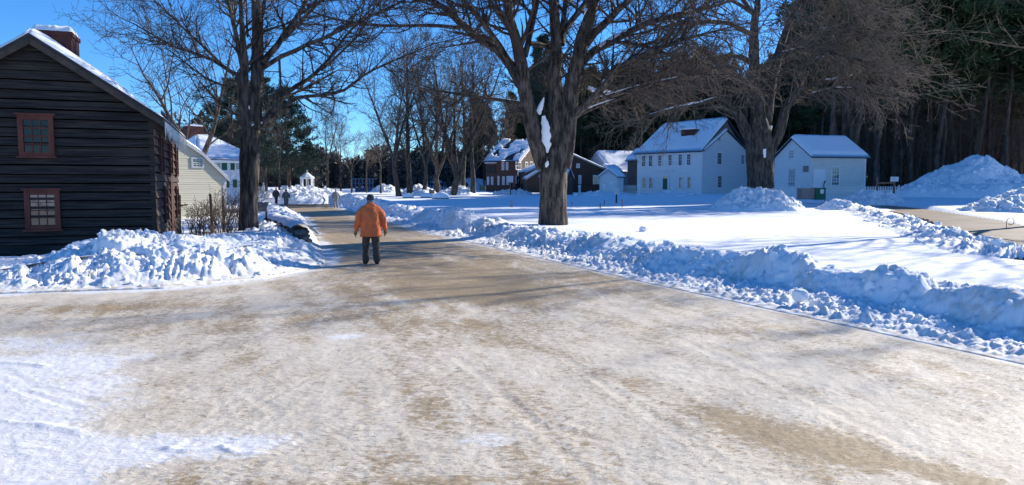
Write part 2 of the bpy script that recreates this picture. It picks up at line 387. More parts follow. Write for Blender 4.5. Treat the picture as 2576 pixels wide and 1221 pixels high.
sand += .35 * blob(120, 780, 1.4, .6, 20) + .3 * blob(450, 770, 2.2, .5, 10) + .2 * blob(330, 850, 1.2, .5, 0) + .3 * blob(2080, 990, .5, .12, -42) + .22 * blob(1750, 830, 1.2, .25, -50)
stretch = fbm((X * math.cos(.38) + Y * math.sin(.38)) * 1.7, (-X * math.sin(.38) + Y * math.cos(.38)) * .35, 71, 4) - .5
q1 = X * math.cos(.38) + Y * math.sin(.38); q2 = -X * math.sin(.38) + Y * math.cos(.38)
sand += .75 * stretch + .45 * (fbm(q1 * 5, q2 * .30, 72, 3) - .5) + .30 * (fbm(X * .35, Y * 1.6, 73, 3) - .5) * sstep(12 - Y, -3, 3)
fresh = 1.0 * sstep(-X - .60 * Y, -.17 * Y, .10 * Y) * sstep(10.8 - Y, 0, 3.0)
fresh = np.clip(fresh, 0, 1) + .8 * blob(560, 1110, .55, .28, 5) + .8 * blob(860, 850, .35, .25, 0) + .45 * blob(1200, 1100, .3, .2, 0)
fresh += .4 * np.exp(-(ur / .16) ** 2) + .6 * np.exp(-((ul + .1) / .35) ** 2) + .4 * (ur > 0)
bandm = (fbm(X * 1.5, Y * 1.5, 81, 3) - .5)
fresh = np.clip(fresh + bandm * 1.1 * (fresh > .12), 0, 1); sand = np.clip(sand, 0, 1.1) * (1 - .65 * fresh)
Z = .018 * (fbm(X * 2, Y * 2, 41, 3) - .5) + .012 * (fbm(X * 11, Y * 11, 43, 3) - .5) + .010 * (fbm(X * 26, Y * 20, 44, 2) - .5) * (Y < 12) + .05 * (fbm(X * .4, Y * .4, 47, 2) - .5)
Z *= (1 - sstep(ur, -.5, -.05)) * (1 - sstep(ul, -.5, -.05))
def line_u(pts):
    return polydist(X, Y, [G(*p)[:2] for p in pts])
for pts, w, tread in (([(1150, 930), (1030, 985), (900, 1060), (760, 1110), (600, 1180), (520, 1221)], .045, 1), ([(0, 930), (80, 975), (180, 1000), (260, 1015)], .05, 0),
                      ([(0, 955), (90, 1000), (200, 1030)], .04, 0), ([(640, 1000), (700, 1040), (640, 1075), (560, 1110)], .045, 1), ([(1260, 1000), (1330, 1060), (1480, 1100)], .06, 1),
                      ([(600, 1221), (680, 1120), (770, 1080), (860, 1030)], .04, 1), ([(300, 1221), (520, 1080), (760, 960), (960, 880)], .035, 1), ([(1500, 1221), (1300, 1020), (1150, 900)], .05, 0), ([(1900, 1221), (1640, 1050), (1420, 900)], .05, 0), ([(2400, 1180), (2000, 990), (1700, 850)], .06, 0)):
    d_, s_ = line_u(pts); g_ = np.exp(-(d_ / w) ** 2)
    Z -= g_ * (.004 + (.005 * np.sin(s_ * 90) if tread else 0)); Z += .0025 * np.exp(-((np.abs(d_) - w * 1.9) / (w * .6)) ** 2)
for pts, w, h in (([(0, 1062), (60, 1072)], .035, .045), ([(85, 1070), (130, 1078), (195, 1088)], .05, .06), ([(395, 1122), (470, 1130), (560, 1122)], .035, .05), ([(560, 1122), (600, 1138), (665, 1135)], .03, .04),
                  ([(0, 915), (60, 918), (110, 925)], .06, .06), ([(20, 1120), (130, 1130)], .03, .02)):
    d_, s_ = line_u(pts); lum = fbm(X * 14, Y * 14, 55, 3)
    g_ = np.exp(-(d_ / (w * (.5 + lum))) ** 2) * (vn(s_ * 9, s_ * 0, 6) * .7 + .3); Z += g_ * h * .5; fresh = np.maximum(fresh, np.clip(g_ * 1.6, 0, 1))
keep = (ur < .4) & ((ul < .5) | (Y < 14)) | ((Y < 9) & (ur < 1.0))
tag(gridmesh(X, Y, Z, keep, 'road', M_road, {'sand': sand, 'fresh': fresh}), kind='structure')
# behind the camera and to both sides
X, Y = np.meshgrid(np.linspace(-60, 60, 121), np.linspace(-40, 13, 54)); 
kp = ~((Y > 2.8) & (np.abs(X + .1 * Y) < 1.0 * Y - 0.5)); urr, _ = polydist(X, Y, RE); ull, _ = polydist(X, Y, LE)
kp &= (urr < 2.5) & (ull > -1)
tag(gridmesh(X, Y, np.full(X.shape, -.03), kp, 'road', M_road, {'sand': np.full(X.shape, .35), 'fresh': np.full(X.shape, .2)}), kind='structure')
# second road
X, Y = polar(16, 84, .3, 1.2, .006, .006); d2, s2 = polydist(X, Y, R2)
sa2 = .85 + .3 * (fbm(X, Y, 3, 3) - .5)
tag(gridmesh(X, Y, .42 + .03 * fbm(X, Y, 77, 3), (np.abs(d2) < 1.6), 'side_road', mat('wet_sanded_road', (.20, .15, .105), (.34, .27, .19), .5, .6, bump=.01, bscale=12), {'sand': sa2, 'fresh': np.zeros(X.shape)}), kind='structure')

# ------------------------------------------------------------------ snow banks and piles
def ico():
    t = (1 + 5 ** .5) / 2
    v = np.array([(-1, t, 0), (1, t, 0), (-1, -t, 0), (1, -t, 0), (0, -1, t), (0, 1, t), (0, -1, -t), (0, 1, -t), (t, 0, -1), (t, 0, 1), (-t, 0, -1), (-t, 0, 1)], float)
    f = [(0, 11, 5), (0, 5, 1), (0, 1, 7), (0, 7, 10), (0, 10, 11), (1, 5, 9), (5, 11, 4), (11, 10, 2), (10, 7, 6), (7, 1, 8), (3, 9, 4), (3, 4, 2), (3, 2, 6), (3, 6, 8), (3, 8, 9), (4, 9, 5), (2, 4, 11), (6, 2, 10), (8, 6, 7), (9, 8, 1)]
    v /= np.linalg.norm(v, axis=1)[:, None]; return v, f
def subdiv(v, f):
    v = [tuple(p) for p in v]; c = {}; nf = []
    def m(a, b):
        k = (min(a, b), max(a, b))
        if k not in c:
            q = np.array(v[a]) + np.array(v[b]); q /= np.linalg.norm(q); c[k] = len(v); v.append(tuple(q))
        return c[k]
    for a, b, d in f:
        x, y, z = m(a, b), m(b, d), m(d, a); nf += [(a, x, z), (b, y, x), (d, z, y), (x, y, z)]
    return np.array(v), nf
_v0, _f0 = ico(); _v1, _f1 = subdiv(_v0, _f0); _v2, _f2 = subdiv(_v1, _f1); _v3, _f3 = subdiv(_v2, _f2)
def chunks(pos, size, rng, lvl=1):
    """broken lumps of snow: flattened, randomly cut polyhedra"""
    v, f = (_v1, _f1) if lvl == 1 else (_v2, _f2)
    n = len(pos); F = np.array(f); VV = []
    for i in range(n):
        q = v * (1 + .22 * rng.standard_normal((len(v), 1)) * .6)
        for c in range(4):                                     # planar cuts give facets
            nrm = rng.standard_normal(3); nrm /= np.linalg.norm(nrm); d = q @ nrm; lim = .55 + .25 * rng.random(); q = q - np.outer(np.maximum(d - lim, 0), nrm)
        q = q * (size[i] * (.7 + .6 * rng.random(3))) * np.array([1, 1, .8]); a = rng.random() * 6.28
        ca, sa = math.cos(a), math.sin(a); q = np.stack([q[:, 0] * ca - q[:, 1] * sa, q[:, 0] * sa + q[:, 1] * ca, q[:, 2]], -1)
        VV.append(q + pos[i])
    EF = (F[None] + (np.arange(n) * len(v))[:, None, None]).reshape(-1, 3)
    return np.vstack(VV), EF
def domes(x, y, s):
    """rounded boulders of snow"""
    h, e, b = facets(x, y, s); return np.sqrt(np.clip(1 - b * 1.9, 0, 1)) * (.35 + .65 * _h(np.floor(x), np.floor(y), s + 9) * 0 + .65 * vn(x * .9, y * .9, s + 8))
def rubble(X, Y, s):
    """height 0..1 of broken snow at three sizes"""
    wx = X + .15 * fbm(X * 3, Y * 3, s + 91, 2); wy = Y + .15 * fbm(X * 3, Y * 3, s + 92, 2)
    k_ = .75 + .6 * vn(X * .5, Y * .5, s + 33); h1, e1, b1 = facets(wx / .75, wy / .75, s); h2, e2, b2 = facets(wx * k_ / .27, wy * k_ / .27, s + 10); h3, e3, b3 = facets(wx / .11, wy / .11, s + 20)
    d1 = h1 * np.clip(e1 * 3, 0, 1) ** .5; d2 = h2 * np.clip(e2 * 3, 0, 1) ** .5; d3 = h3 * np.clip(e3 * 3, 0, 1)
    return d1, d2, d3
rng = np.random.default_rng(5)
# --- bank along the right road edge
def right_bank_H(X, Y, u, s):
    hs = .40 + .30 * fbm(s * .35, s * 0, 12, 3) + .28 * np.exp(-((Y - 15) / 6.) ** 2) * 0
    far = sstep(Y, 13.5, 17.5)
    crest = 2.0 + .7 * (fbm(s * .5, s * 0 + 4, 14, 3) - .5)
    top = .56 - .10 * far + .30 * (fbm(s * .9, s * 0, 15, 3) - .5) + .42 * np.exp(-((Y - 35.5) / 3.2) ** 2) + .10 * sstep(Y, 45, 60)
    wall = sstep(u, crest - .75 - .6 * far + .35 * (fbm(X * 1.5, Y * 1.5, 3, 3)), crest)
    verge = .012 * sstep(u, -.02, .02) + .12 * sstep(u, .1, 1.8)
    back = 1 - sstep(u, crest + .25, crest + 1.35)
    base = verge * (1 - wall) + wall * (lawn(X, Y) - .14) + wall * back * (top - .42 + .10)
    d1, d2, d3 = rubble(X, Y, 200)
    near = 1 - sstep(Y, 14, 24)
    amp = wall * back * (1 - .25 * far)
    foot = sstep(u, .0, .5) * (1 - wall * .7)
    dm = domes(X / .75 + 3, Y / .75, 410); dn = domes(X / .33 + 1, Y / .33, 420); pat = .3 + .7 * sstep(fbm(X * .6 + 7, Y * .6, 98, 3), .42, .56)
    r = amp * (.10 * (d1 - .4) + .30 * (dm - .25) * (.4 + 1.2 * vn(s * .8, s * 0, 77)) + .10 * dn + .06 * (d2 - .4) + .025 * (d3 - .4)) + foot * (.05 * (d2 - .3) + .035 * (d3 - .2)) * (1 + 1.6 * (1 - near))
    r = r * pat
    r += .07 * sstep(u, .0, .25) * (1 - wall * .8) * (fbm(X * 6, Y * 6, 61, 4) - .45) * (1 + near) + .035 * foot * np.clip(d3 - .25, 0, 1)
    return base + r
X, Y = polar(5.2, 78, -.32, 1.3, .0030, .0021)
u, s = polydist(X, Y, RE)
kp = (u > -.08) & (u < 3.9)
Z = right_bank_H(X, Y, u, s) - .05 * (1 - sstep(u, -.06, -.01 + .05 * fbm(X * 6, Y * 6, 7, 2)))
pos = []; sz = []
re_pts = np.array(RE, float)
def along(poly, s):
    acc = 0
    for (x0, y0), (x1, y1) in zip(poly[:-1], poly[1:]):
        L = math.hypot(x1 - x0, y1 - y0)
        if s <= acc + L: t = (s - acc) / L; return x0 + t * (x1 - x0), y0 + t * (y1 - y0), (y1 - y0) / L, -(x1 - x0) / L
        acc += L
    return x1, y1, (y1 - y0) / L, -(x1 - x0) / L
def scatter(poly, s0, s1, u0, u1, n, hf, r0, r1, side=1, sink=.2):
    out = []
    for i in range(n):
        sx, sy, nx, ny = along(poly, s0 + (s1 - s0) * rng.random()); uu = u0 + (u1 - u0) * rng.random(); rr = r0 + (r1 - r0) * rng.random() ** 2.5
        out.append((sx + nx * uu * side, sy + ny * uu * side, rr))
    A = np.array(out); uq, sq = polydist(A[:, 0], A[:, 1], poly)
    z = hf(A[:, 0], A[:, 1], np.abs(uq), sq)
    return np.stack([A[:, 0], A[:, 1], z + A[:, 2] * (1 - 2 * sink) * .5], -1), A[:, 2]
p1, z1 = scatter(RE, 17, 60, .3, 1.9, 900, right_bank_H, .008, .05)
p2, z2 = scatter(RE, 20, 70, 1.3, 2.6, 260, right_bank_H, .03, .15, 1, .45)
p3, z3 = scatter(RE, 70, 92, .3, 2.8, 160, right_bank_H, .06, .2)
EV, EF = chunks(np.vstack([p1, p2, p3]), np.concatenate([z1, z2, z3]), rng)
tag(gridmesh(X, Y, Z, kp, 'snow_bank', M_snow_dirty, {'dirt': np.clip(1.1 * np.exp(-np.clip(u, 0, 9) / .35) + .5 * np.exp(-((u - 1.5) / .5) ** 2) * (fbm(X, Y, 4, 2) > .55), 0, 1)}, extra=(EV, EF)), 'long ploughed bank of lumpy snow along the right edge of the road', 'snow bank')
# --- bank on the left, round the corner and along the road
def left_bank_H(X, Y, u, s):
    # s measured along LE; the corner is near s = 38
    x_ = X
    front = sstep(s, 20, 30)
    wdt = np.where(s < 36, 3.6, 1.5) ; wdt = 3.7 - 2.2 * sstep(s, 35.5, 41)
    top = .34 + .62 * sstep(s, 29.6, 32.6) - .42 * sstep(s, 35.0, 39.5) - .12 * sstep(s, 75, 90) + .12 * (fbm(s * .6, s * 0, 22, 3) - .5)
    rise = sstep(u, 0, wdt) ** .8 * .75 + .25 * sstep(u, 0, wdt * .35)
    back = 1 - sstep(u, wdt + .2, wdt + 1.6)
    base = rise * top * back + (1 - back) * (yard(X, Y) - .12)
    d1, d2, d3 = rubble(X, Y, 300)
    a = sstep(u, 0.05, .7) * back
    rough = .35 + .65 * sstep(s, 29, 32)
    pat = .25 + .75 * sstep(fbm(X * .7 + 3, Y * .7, 88, 3), .40, .58)
    return base + .16 * a * rough * (fbm(X * 1.1, Y * 1.1, 87, 3) - .5) + a * rough * pat * (.22 * (d1 - .4) + .09 * (d2 - .35) + .06 * (d3 - .3) + .16 * (fbm(X * 3.5, Y * 3.5, 66, 4) - .5)) + .03 * sstep(u, -.03, .04)
X, Y = polar(11.2, 82, -1.05, -.2, .0026, .0021)
u, s = polydist(X, Y, LE); u = -u
kp = (u > -.08) & (u < 5.6 - 2.2 * sstep(s, 36, 42))
Z = left_bank_H(X, Y, u, s) - .07 * (1 - sstep(u, -.06, .0 + .05 * fbm(X * 6, Y * 6, 7, 2)))
p1, z1 = scatter(LE, 24, 45, .05, 3.4, 1100, left_bank_H, .008, .06, -1, .4)
p2, z2 = scatter(LE, 42, 100, .1, 1.9, 300, left_bank_H, .03, .12, -1, .35)
EV, EF = chunks(np.vstack([p1, p2]), np.concatenate([z1, z2]), rng)
tag(gridmesh(X, Y, Z, kp, 'snow_bank', M_snow_dirty, {'dirt': np.clip(1.2 * np.exp(-np.clip(u, 0, 9) / .4), 0, 1)}, extra=(EV, EF)), 'broad sunlit snow bank at the left road corner before the dark house', 'snow bank')
# --- free standing piles
def pile(name, label, cat, cx, cy, rx, ry, h, z0, ang=0, amp=.25, n=120, seed=1, m=M_snow, cr=(.06, .25), res=110, shape=None, sc=1.0, pw=.75, nz=.5):
    g = np.linspace(-1.15, 1.15, res); A, B = np.meshgrid(g, g)
    ca, sa = math.cos(ang), math.sin(ang); X = cx + A * rx * ca - B * ry * sa; Y = cy + A * rx * sa + B * ry * ca
    rr = np.sqrt(A * A + B * B) * (1 + .25 * (fbm(A * 2 + seed, B * 2, seed, 3) - .5))
    def hf(A, B, X, Y, rr):
        base = np.clip(1 - rr, 0, 1) ** pw
        if shape is not None: base = base * shape(A, B)
        d1, d2, d3 = rubble(X / sc, Y / sc, seed * 7)
        return base * h + sstep(1 - rr, 0, .25) * amp * (.6 * (d1 - .4) + .3 * (d2 - .4) + .1 * d3) + nz * h * (fbm(A * 2.3, B * 2.3, seed + 3, 3) - .5) * sstep(1 - rr, 0, .5)
    Z = z0 - .12 + hf(A, B, X, Y, rr) * 1.0
    q = rng.random((n, 2)) * 2 - 1; q = q[(q ** 2).sum(1) < .95]
    qa, qb = q[:, 0], q[:, 1]; qx = cx + qa * rx * ca - qb * ry * sa; qy = cy + qa * rx * sa + qb * ry * ca
    qr = np.sqrt(qa * qa + qb * qb) * (1 + .25 * (fbm(qa * 2 + seed, qb * 2, seed, 3) - .5))
    size = (cr[0] + (cr[1] - cr[0]) * rng.random(len(q)) ** 3) * .7
    pos = np.stack([qx, qy, z0 - .12 + hf(qa, qb, qx, qy, qr)], -1)
    return tag(gridmesh(X, Y, Z, rr < 1.05, name, m, extra=chunks(pos, size, rng)), label, cat)
def pil(px0, px1, ytop, ybase, Yd, depth, label, **kw):
    x0 = K(px0) * Yd; x1 = K(px1) * Yd; cx = (x0 + x1) / 2; z1 = P((px0 + px1) / 2, ytop, Yd)[2]; z0 = kw.pop('z0', gz(cx, Yd))
    return pile('snow_pile', label, 'snow pile', cx, Yd, (x1 - x0) / 2 * 1.06, depth, z1 - z0 + .1, z0, **kw)
pil(1790, 2025, 462, 520, 46, 2.6, 'rough bluish snow pile in front of the forked tree by the white houses', seed=2, amp=.45, n=260)
pil(2050, 2165, 498, 512, 47, 1.2, 'low shaded snow mound beside the green utility box', seed=3, amp=.1, n=30)
pil(2270, 2640, 398, 500, 78, 7.0, 'tallest snow mountain, at the foot of the dark woods on the right', seed=4, amp=.5, n=400, cr=(.1, .45), res=150, sc=2.2, z0=.4, pw=.62)
pil(2420, 2760, 478, 575, 44, 3.6, 'nearer snow pile at the right edge, in front of the snow mountain', seed=5, amp=.45, n=350, z0=.42, cr=(.05, .25))
pil(640, 872, 470, 518, 81.5, 6.0, 'bright broken snow heap closing the far end of the sanded road', seed=6, amp=.75, n=420, m=M_snow_dirty, cr=(.08, .4), z0=.25, sc=1.3, pw=.45, nz=.12)
pil(1004, 1098, 466, 492, 82, 2.6, 'small white snow heap in front of the bare tree row, left of the low wall', seed=7, amp=.35, n=150, pw=.5, nz=.15)
pil(1104, 1204, 467, 490, 84, 2.6, 'small white snow heap below the thickest bare trunk of the tree row', seed=8, amp=.35, n=150, pw=.5, nz=.15)
pil(1052, 1128, 446, 477, 172, 3.5, 'shaded blue snow hump behind the group of visitors', seed=9, amp=.3, n=40)
pil(1126, 1245, 443, 478, 172, 5.0, 'rounded blue snow mound behind the two dark visitors', seed=10, amp=.3, n=40, res=70)
pil(1235, 1345, 478, 500, 90, 2.5, 'low snow heap below the standing visitors by the white notice', seed=11, amp=.5, n=150)
pil(1436, 1600, 480, 500, 82, 3, 'shaded low snow ridge left of the white house, behind the snow stakes', seed=12, amp=.3, n=120)
pil(1590, 1800, 482, 500, 80, 2.6, 'streaked low snow ridge in front of the large white house', seed=13, amp=.35, n=150)
pil(2085, 2310, 478, 503, 62, 2.2, 'crumbled snow ridge in front of the white picket fence', seed=14, amp=.5, n=260)
pil(930, 1015, 462, 480, 110, 2.5, 'blue shaded snow heap at the foot of the leftmost bare trunks', seed=15, amp=.4, n=60)
# ridge between the lawn and the second road
RG = [(8, 14.5)]
RG = [G(2600, 625, .5)[:2], G(2480, 590, .55)[:2], G(2330, 550, .6)[:2], G(2200, 520, .7)[:2], G(2130, 510, .75)[:2]]
RG = [(x - 1.2, y) for x, y in RG]; RG = [(RG[0][0] + 1, RG[0][1] - 4)] + RG
def ridge_H(X, Y, u, s):
    d1, d2, d3 = rubble(X, Y, 500)
    env = np.exp(-(u / 1.0) ** 2)
    return lawn(X, Y) - .12 + env * (.28 + .22 * (d1 - .4) + .16 * (d2 - .4) + .06 * d3 + .25 * (fbm(X * 1.2, Y * 1.2, 33, 4) - .5))
X, Y = polar(16, 62, .35, 1.1, .0035, .003); u, s = polydist(X, Y, RG)
EV, EF = chunks(*scatter(RG, 1, 60, -1.5, 1.3, 300, ridge_H, .03, .15, 1, .45), rng)
tag(gridmesh(X, Y, ridge_H(X, Y, u, s), np.abs(u) < 2.6, 'snow_bank', M_snow, extra=(EV, EF)), 'low crumbly snow ridge between the smooth lawn and the second road on the right', 'snow bank')
# verge of the second road, far side
RV = [(K(2600) * 33, 33), (K(2560) * 38, 38), (K(2400) * 50, 50), (K(2350) * 56, 56)]
# loose blocks on the lawn and verge
def lone(px, py, w, label, z=None, seed=1, Yd=None, flat=.8):
    zz = z if z is not None else .1
    c = G(px, py, zz); r_ = w / FPX * c[1] / 2; g_ = np.random.default_rng(seed)
    v = _v3.copy() * (1 + .10 * (fbm(_v3[:, 0] * 2 + seed, _v3[:, 1] * 2 + _v3[:, 2] * 1.3, seed, 3)[:, None] - .5) * 3)
    for k in range(7):
        n_ = g_.standard_normal(3); n_ /= np.linalg.norm(n_); d_ = v @ n_; v = v - np.outer(np.maximum(d_ - (.6 + .25 * g_.random()), 0), n_) * .85
    v = v * np.array([r_, r_ * .9, r_ * flat]) + np.array([c[0], c[1], zz + r_ * flat * .55])
    tag(obj_np('snow_block', v, np.array(_f3), M_snow, None, True), label, 'snow block')
lone(2012, 757, 42, 'broken snow block lying alone on the verge, casting a shadow towards the road', .1, 1, flat=1.0)
lone(2278, 745, 30, 'smallest loose snow block on the verge, below the wall of the bank', .12, 2)
lone(2480, 768, 82, 'largest loose snow block on the right verge, with a wedge-shaped shadow', .1, 3, flat=.85)
lone(2572, 778, 60, 'loose snow block cut off by the right edge of the picture', .12, 9, flat=.6)
lone(2560, 645, 45, 'snow block lying alone on the smooth lawn at the far right', .42, 4)
lone(1618, 583, 22, 'tiny snow lump on the sunlit lawn right of the big trunk', .42, 5)

# ------------------------------------------------------------------ buildings
class Wall:
    """vertical wall plane from A along unit d; n points outwards"""
    def __init__(s, A, d):
        s.A = A; L = math.hypot(*d); s.d = (d[0] / L, d[1] / L); n = (s.d[1], -s.d[0])
        if n[0] * -A[0] + n[1] * -A[1] < 0: n = (-n[0], -n[1])
        s.n = n
    def hit(s, px, py):
        a, b, c = ray(px, py); den = a * s.n[0] + b * s.n[1]; k = (s.A[0] * s.n[0] + s.A[1] * s.n[1]) / den
        x, y, z = a * k, b * k, CAMZ + c * k
        return ((x - s.A[0]) * s.d[0] + (y - s.A[1]) * s.d[1], z)
    def at(s, t, z, o=0.0): return (s.A[0] + s.d[0] * t + s.n[0] * o, s.A[1] + s.d[1] * t + s.n[1] * o, z)
def clip_strip(poly, z0, z1):
    def cl(p, z, sg):
        out = []
        for i in range(len(p)):
            a, b = p[i], p[(i + 1) % len(p)]; ia = (a[1] - z) * sg >= 0; ib = (b[1] - z) * sg >= 0
            if ia: out.append(a)
            if ia != ib: f = (z - a[1]) / (b[1] - a[1]); out.append((a[0] + f * (b[0] - a[0]), z))
        return out
    p = cl(poly, z0, 1); return cl(p, z1, -1) if p else []
def boards(w, outline, step, m, parent, name='wall', lap=.02, seed=0, wob=0.0):
    """clapboard wall: each board a thin slab leaning out at its lower edge"""
    g = random.Random(seed); mb = MB(); lo = min(p[1] for p in outline); hi = max(p[1] for p in outline)
    bk_ = mb if not wob else MB(); bk_.prism([w.at(t, z, -.16) for t, z in outline], (w.n[0] * .13, w.n[1] * .13, 0))
    if wob: bk_.build('backing_boards', mat('gap_shade', (.002, .002, .002), None, 1.0, spec=0), parent)  # near-black backing colour carries the shade between the boards
    z = lo; tmin = min(p[0] for p in outline); tmax = max(p[0] for p in outline)
    while z < hi - .02:
        z1 = min(z + step * (1 + g.uniform(-.08, .08)), hi); q = clip_strip(outline, z, z1)
        if len(q) >= 3:
            ex = lap * (1 + g.uniform(-.3, .3)); b = len(mb.v); n = len(q)
            us = sorted(set([round(p[0], 3) for p in q]))
            rise_ = g.uniform(.012, .04) if wob else 0
            for (t, zz) in q: mb.v.append(w.at(t, zz + (rise_ if zz < z + .01 else 0), -.02))
            for (t, zz) in q:
                f = (zz - z) / max(z1 - z, 1e-4); mb.v.append(w.at(t, zz + (rise_ if zz < z + .01 else 0), .004 + ex * (1 - f)))
            mb.f.append(list(range(b + n - 1, b - 1, -1))); mb.f.append(list(range(b + n, b + 2 * n)))
            for i in range(n): j = (i + 1) % n; mb.f.append([b + i, b + j, b + n + j, b + n + i])
        z = z1
    return mb.build(name, m, parent)
def wbox(mb, w, t0, t1, z0, z1, o0, o1):
    mb.prism([w.at(t0, z0, o0), w.at(t1, z0, o0), w.at(t1, z1, o0), w.at(t0, z1, o0)], (w.n[0] * (o1 - o0), w.n[1] * (o1 - o0), 0))
def window(w, t0, t1, z0, z1, parent, mf, fw=.09, nx=3, ny=4, mg=None, mun=.02, off=.0, cap=0.0, sill=None, label=None):
    """outer size t0..t1, z0..z1; frame and glazing bars, with a pane behind"""
    mb = MB()
    wbox(mb, w, t0, t0 + fw, z0, z1, off, off + .07); wbox(mb, w, t1 - fw, t1, z0, z1, off, off + .07)
    wbox(mb, w, t0 + fw, t1 - fw, z1 - fw, z1, off, off + .068); wbox(mb, w, t0 + fw, t1 - fw, z0, z0 + fw * .8, off, off + .068)
    if cap: wbox(mb, w, t0 - cap, t1 + cap, z1 + .002, z1 + .05, off, off + .10)
    a, b = t0 + fw, t1 - fw; c, d = z0 + fw * .8, z1 - fw
    for i in range(1, nx): q = a + (b - a) * i / nx; wbox(mb, w, q - mun / 2, q + mun / 2, c, d, off + .022, off + .044)
    for j in range(1, ny):
        q = c + (d - c) * j / ny; k = mun * (1.8 if j * 2 == ny else 1); wbox(mb, w, a, b, q - k / 2, q + k / 2, off + .02, off + .047)
    f = mb.build('window', mf, parent)
    if label: f['label'] = label
    if sill: s_ = MB(); wbox(s_, w, t0 - .05, t1 + .05, z0 - .05, z0 - .002, off, off + .12); s_.build('sill', mf, f)
    g = MB(); wbox(g, w, a - .002, b + .002, c - .002, d + .002, off + .008, off + .018); g.build('pane', mg or M_glass, f); return f
def wpx(w, x0, x1, y0, y1, parent, mf, **k):
    """window given by where its outline is seen in the picture, on the wall plane w"""
    xm, ym = (x0 + x1) / 2, (y0 + y1) / 2
    a = w.hit(x0, ym)[0]; b = w.hit(x1, ym)[0]; t0, t1 = min(a, b), max(a, b); z1 = w.hit(xm, y0)[1]; z0 = w.hit(xm, y1)[1]
    return window(w, t0, t1, z0, z1, parent, mf, **k)
def slab(pts, thick, name, m, parent, up=None):
    """roof plane: four corners (world), thickness straight down"""
    mb = MB(); mb.prism([(p[0], p[1], p[2] - thick) for p in pts], (0, 0, thick)); return mb.build(name, m, parent)
def snow_slab(pts, thick, parent, name='roof_snow', m=None, nu=40, nv=16, seed=1, over=.06, holes=None, lump=.35, keepf=None):
    """blanket of snow over a four-cornered roof plane: pts = eave a, eave b, ridge b, ridge a"""
    p = np.array(pts, float); uu = np.linspace(0, 1, nu + 1); vv = np.linspace(0, 1, nv + 1); U, V_ = np.meshgrid(uu, vv, indexing='ij')
    Q = (p[0] * ((1 - U) * (1 - V_))[..., None] + p[1] * (U * (1 - V_))[..., None] + p[2] * (U * V_)[..., None] + p[3] * ((1 - U) * V_)[..., None])
    ed = np.minimum(np.minimum(U, 1 - U) * 14, V_ * 9); prof = np.clip(ed, 0, 1) ** .5
    h = thick * prof * (1 + lump * 2 * (fbm(Q[..., 0] * .9 + seed, Q[..., 1] * .9 + Q[..., 2], seed, 3) - .5))
    if keepf is not None: h = h * keepf(U, V_)
    T_ = Q.copy(); T_[..., 2] += h + .012; B_ = Q.copy(); B_[..., 2] += .004
    idx = np.arange((nu + 1) * (nv + 1)).reshape(nu + 1, nv + 1); N = idx.size
    F = [np.stack([idx[:-1, :-1], idx[1:, :-1], idx[1:, 1:], idx[:-1, 1:]], -1).reshape(-1, 4)]
    for e in (idx[:, 0], idx[:, -1], idx[0, :], idx[-1, :]): F.append(np.stack([e[:-1], e[1:], e[1:] + N, e[:-1] + N], -1))
    return obj_np(name, np.vstack([T_.reshape(-1, 3), B_.reshape(-1, 3)]), np.vstack(F), m or M_snow_smooth, parent, True)
def lerp(a, b, t): return tuple(a[i] + (b[i] - a[i]) * t for i in range(len(a)))

# --- dark weathered house on the left
cx_, cy_ = K(388) * 20.0, 20.0
dh = thing('wooden_house', 'dark weathered clapboard house with red window frames at the left edge', 'house', (cx_, cy_, .2))
aS = R(20.3); side = (-math.sin(aS), math.cos(aS)); frt = (-side[1], side[0])        # frt runs left along the gable front
wF = Wall((cx_, cy_), frt); wS = Wall((cx_, cy_), side); wS.n = (side[1], -side[0])
e_t, e_z = wF.hit(372, 287); pk_t, pk_z = wF.hit(78, 92); pk_t = pk_t; hw = pk_t; Lh = 8.0
eave = e_z; ridge = pk_z - .05
boards(wF, [(0, 0), (hw * 2, 0), (hw * 2, eave), (hw, ridge), (0, eave)], .235, M_darkwood, dh, lap=.06, seed=3, wob=1.0)
boards(wS, [(.04, 0), (Lh, 0), (Lh, eave), (.04, eave)], .235, M_brownside, dh, lap=.05, seed=4, wob=1.0)
bk = MB()
for t in (Lh,):
    q = [wF.at(0, 0, -t), wF.at(2 * hw, 0, -t), wF.at(2 * hw, eave, -t), wF.at(hw, ridge, -t), wF.at(0, eave, -t)]; bk.prism(q, (wF.n[0] * .1, wF.n[1] * .1, 0))
q = [wF.at(2 * hw, 0, 0), wF.at(2 * hw, 0, -Lh), wF.at(2 * hw, eave, -Lh), wF.at(2 * hw, eave, 0)]; bk.prism(q, (frt[0] * -.1, frt[1] * -.1, 0)); bk.build('wall', M_darkwood, dh)
cb = MB(); wbox(cb, wF, -.035, .085, 0, eave, -.02, .045); cb.build('corner_board', M_darkwood, dh)
ov = .32; sl_ = (ridge - eave) / hw
def rp(t, o, dz=0): return wF.at(t, ridge - sl_ * abs(t - hw) + dz, o)
for (ta, tb) in ((-ov, hw), (2 * hw + ov, hw)):
    a = rp(ta, .22, .10); b = rp(ta, -Lh - .2, .10); c = rp(tb, -Lh - .2, .10); d = rp(tb, .22, .10)
    rf = slab([a, b, c, d], .10, 'roof', M_shingle, dh)
    if ta < 0:
        def kf(U, V_): return sstep(V_, .10, .16) * (.38 + .62 * sstep(V_ + .03 * np.sin(U * 9), .34, .40)) * (.75 + .25 * sstep(V_, .42, .46)) + .35 * (1 - sstep(V_, .04, .10))
        snow_slab([a, b, c, d], .22, rf, seed=4, nv=60, keepf=kf)
    else: snow_slab([a, b, c, d], .2, rf, seed=5)
rk = MB()
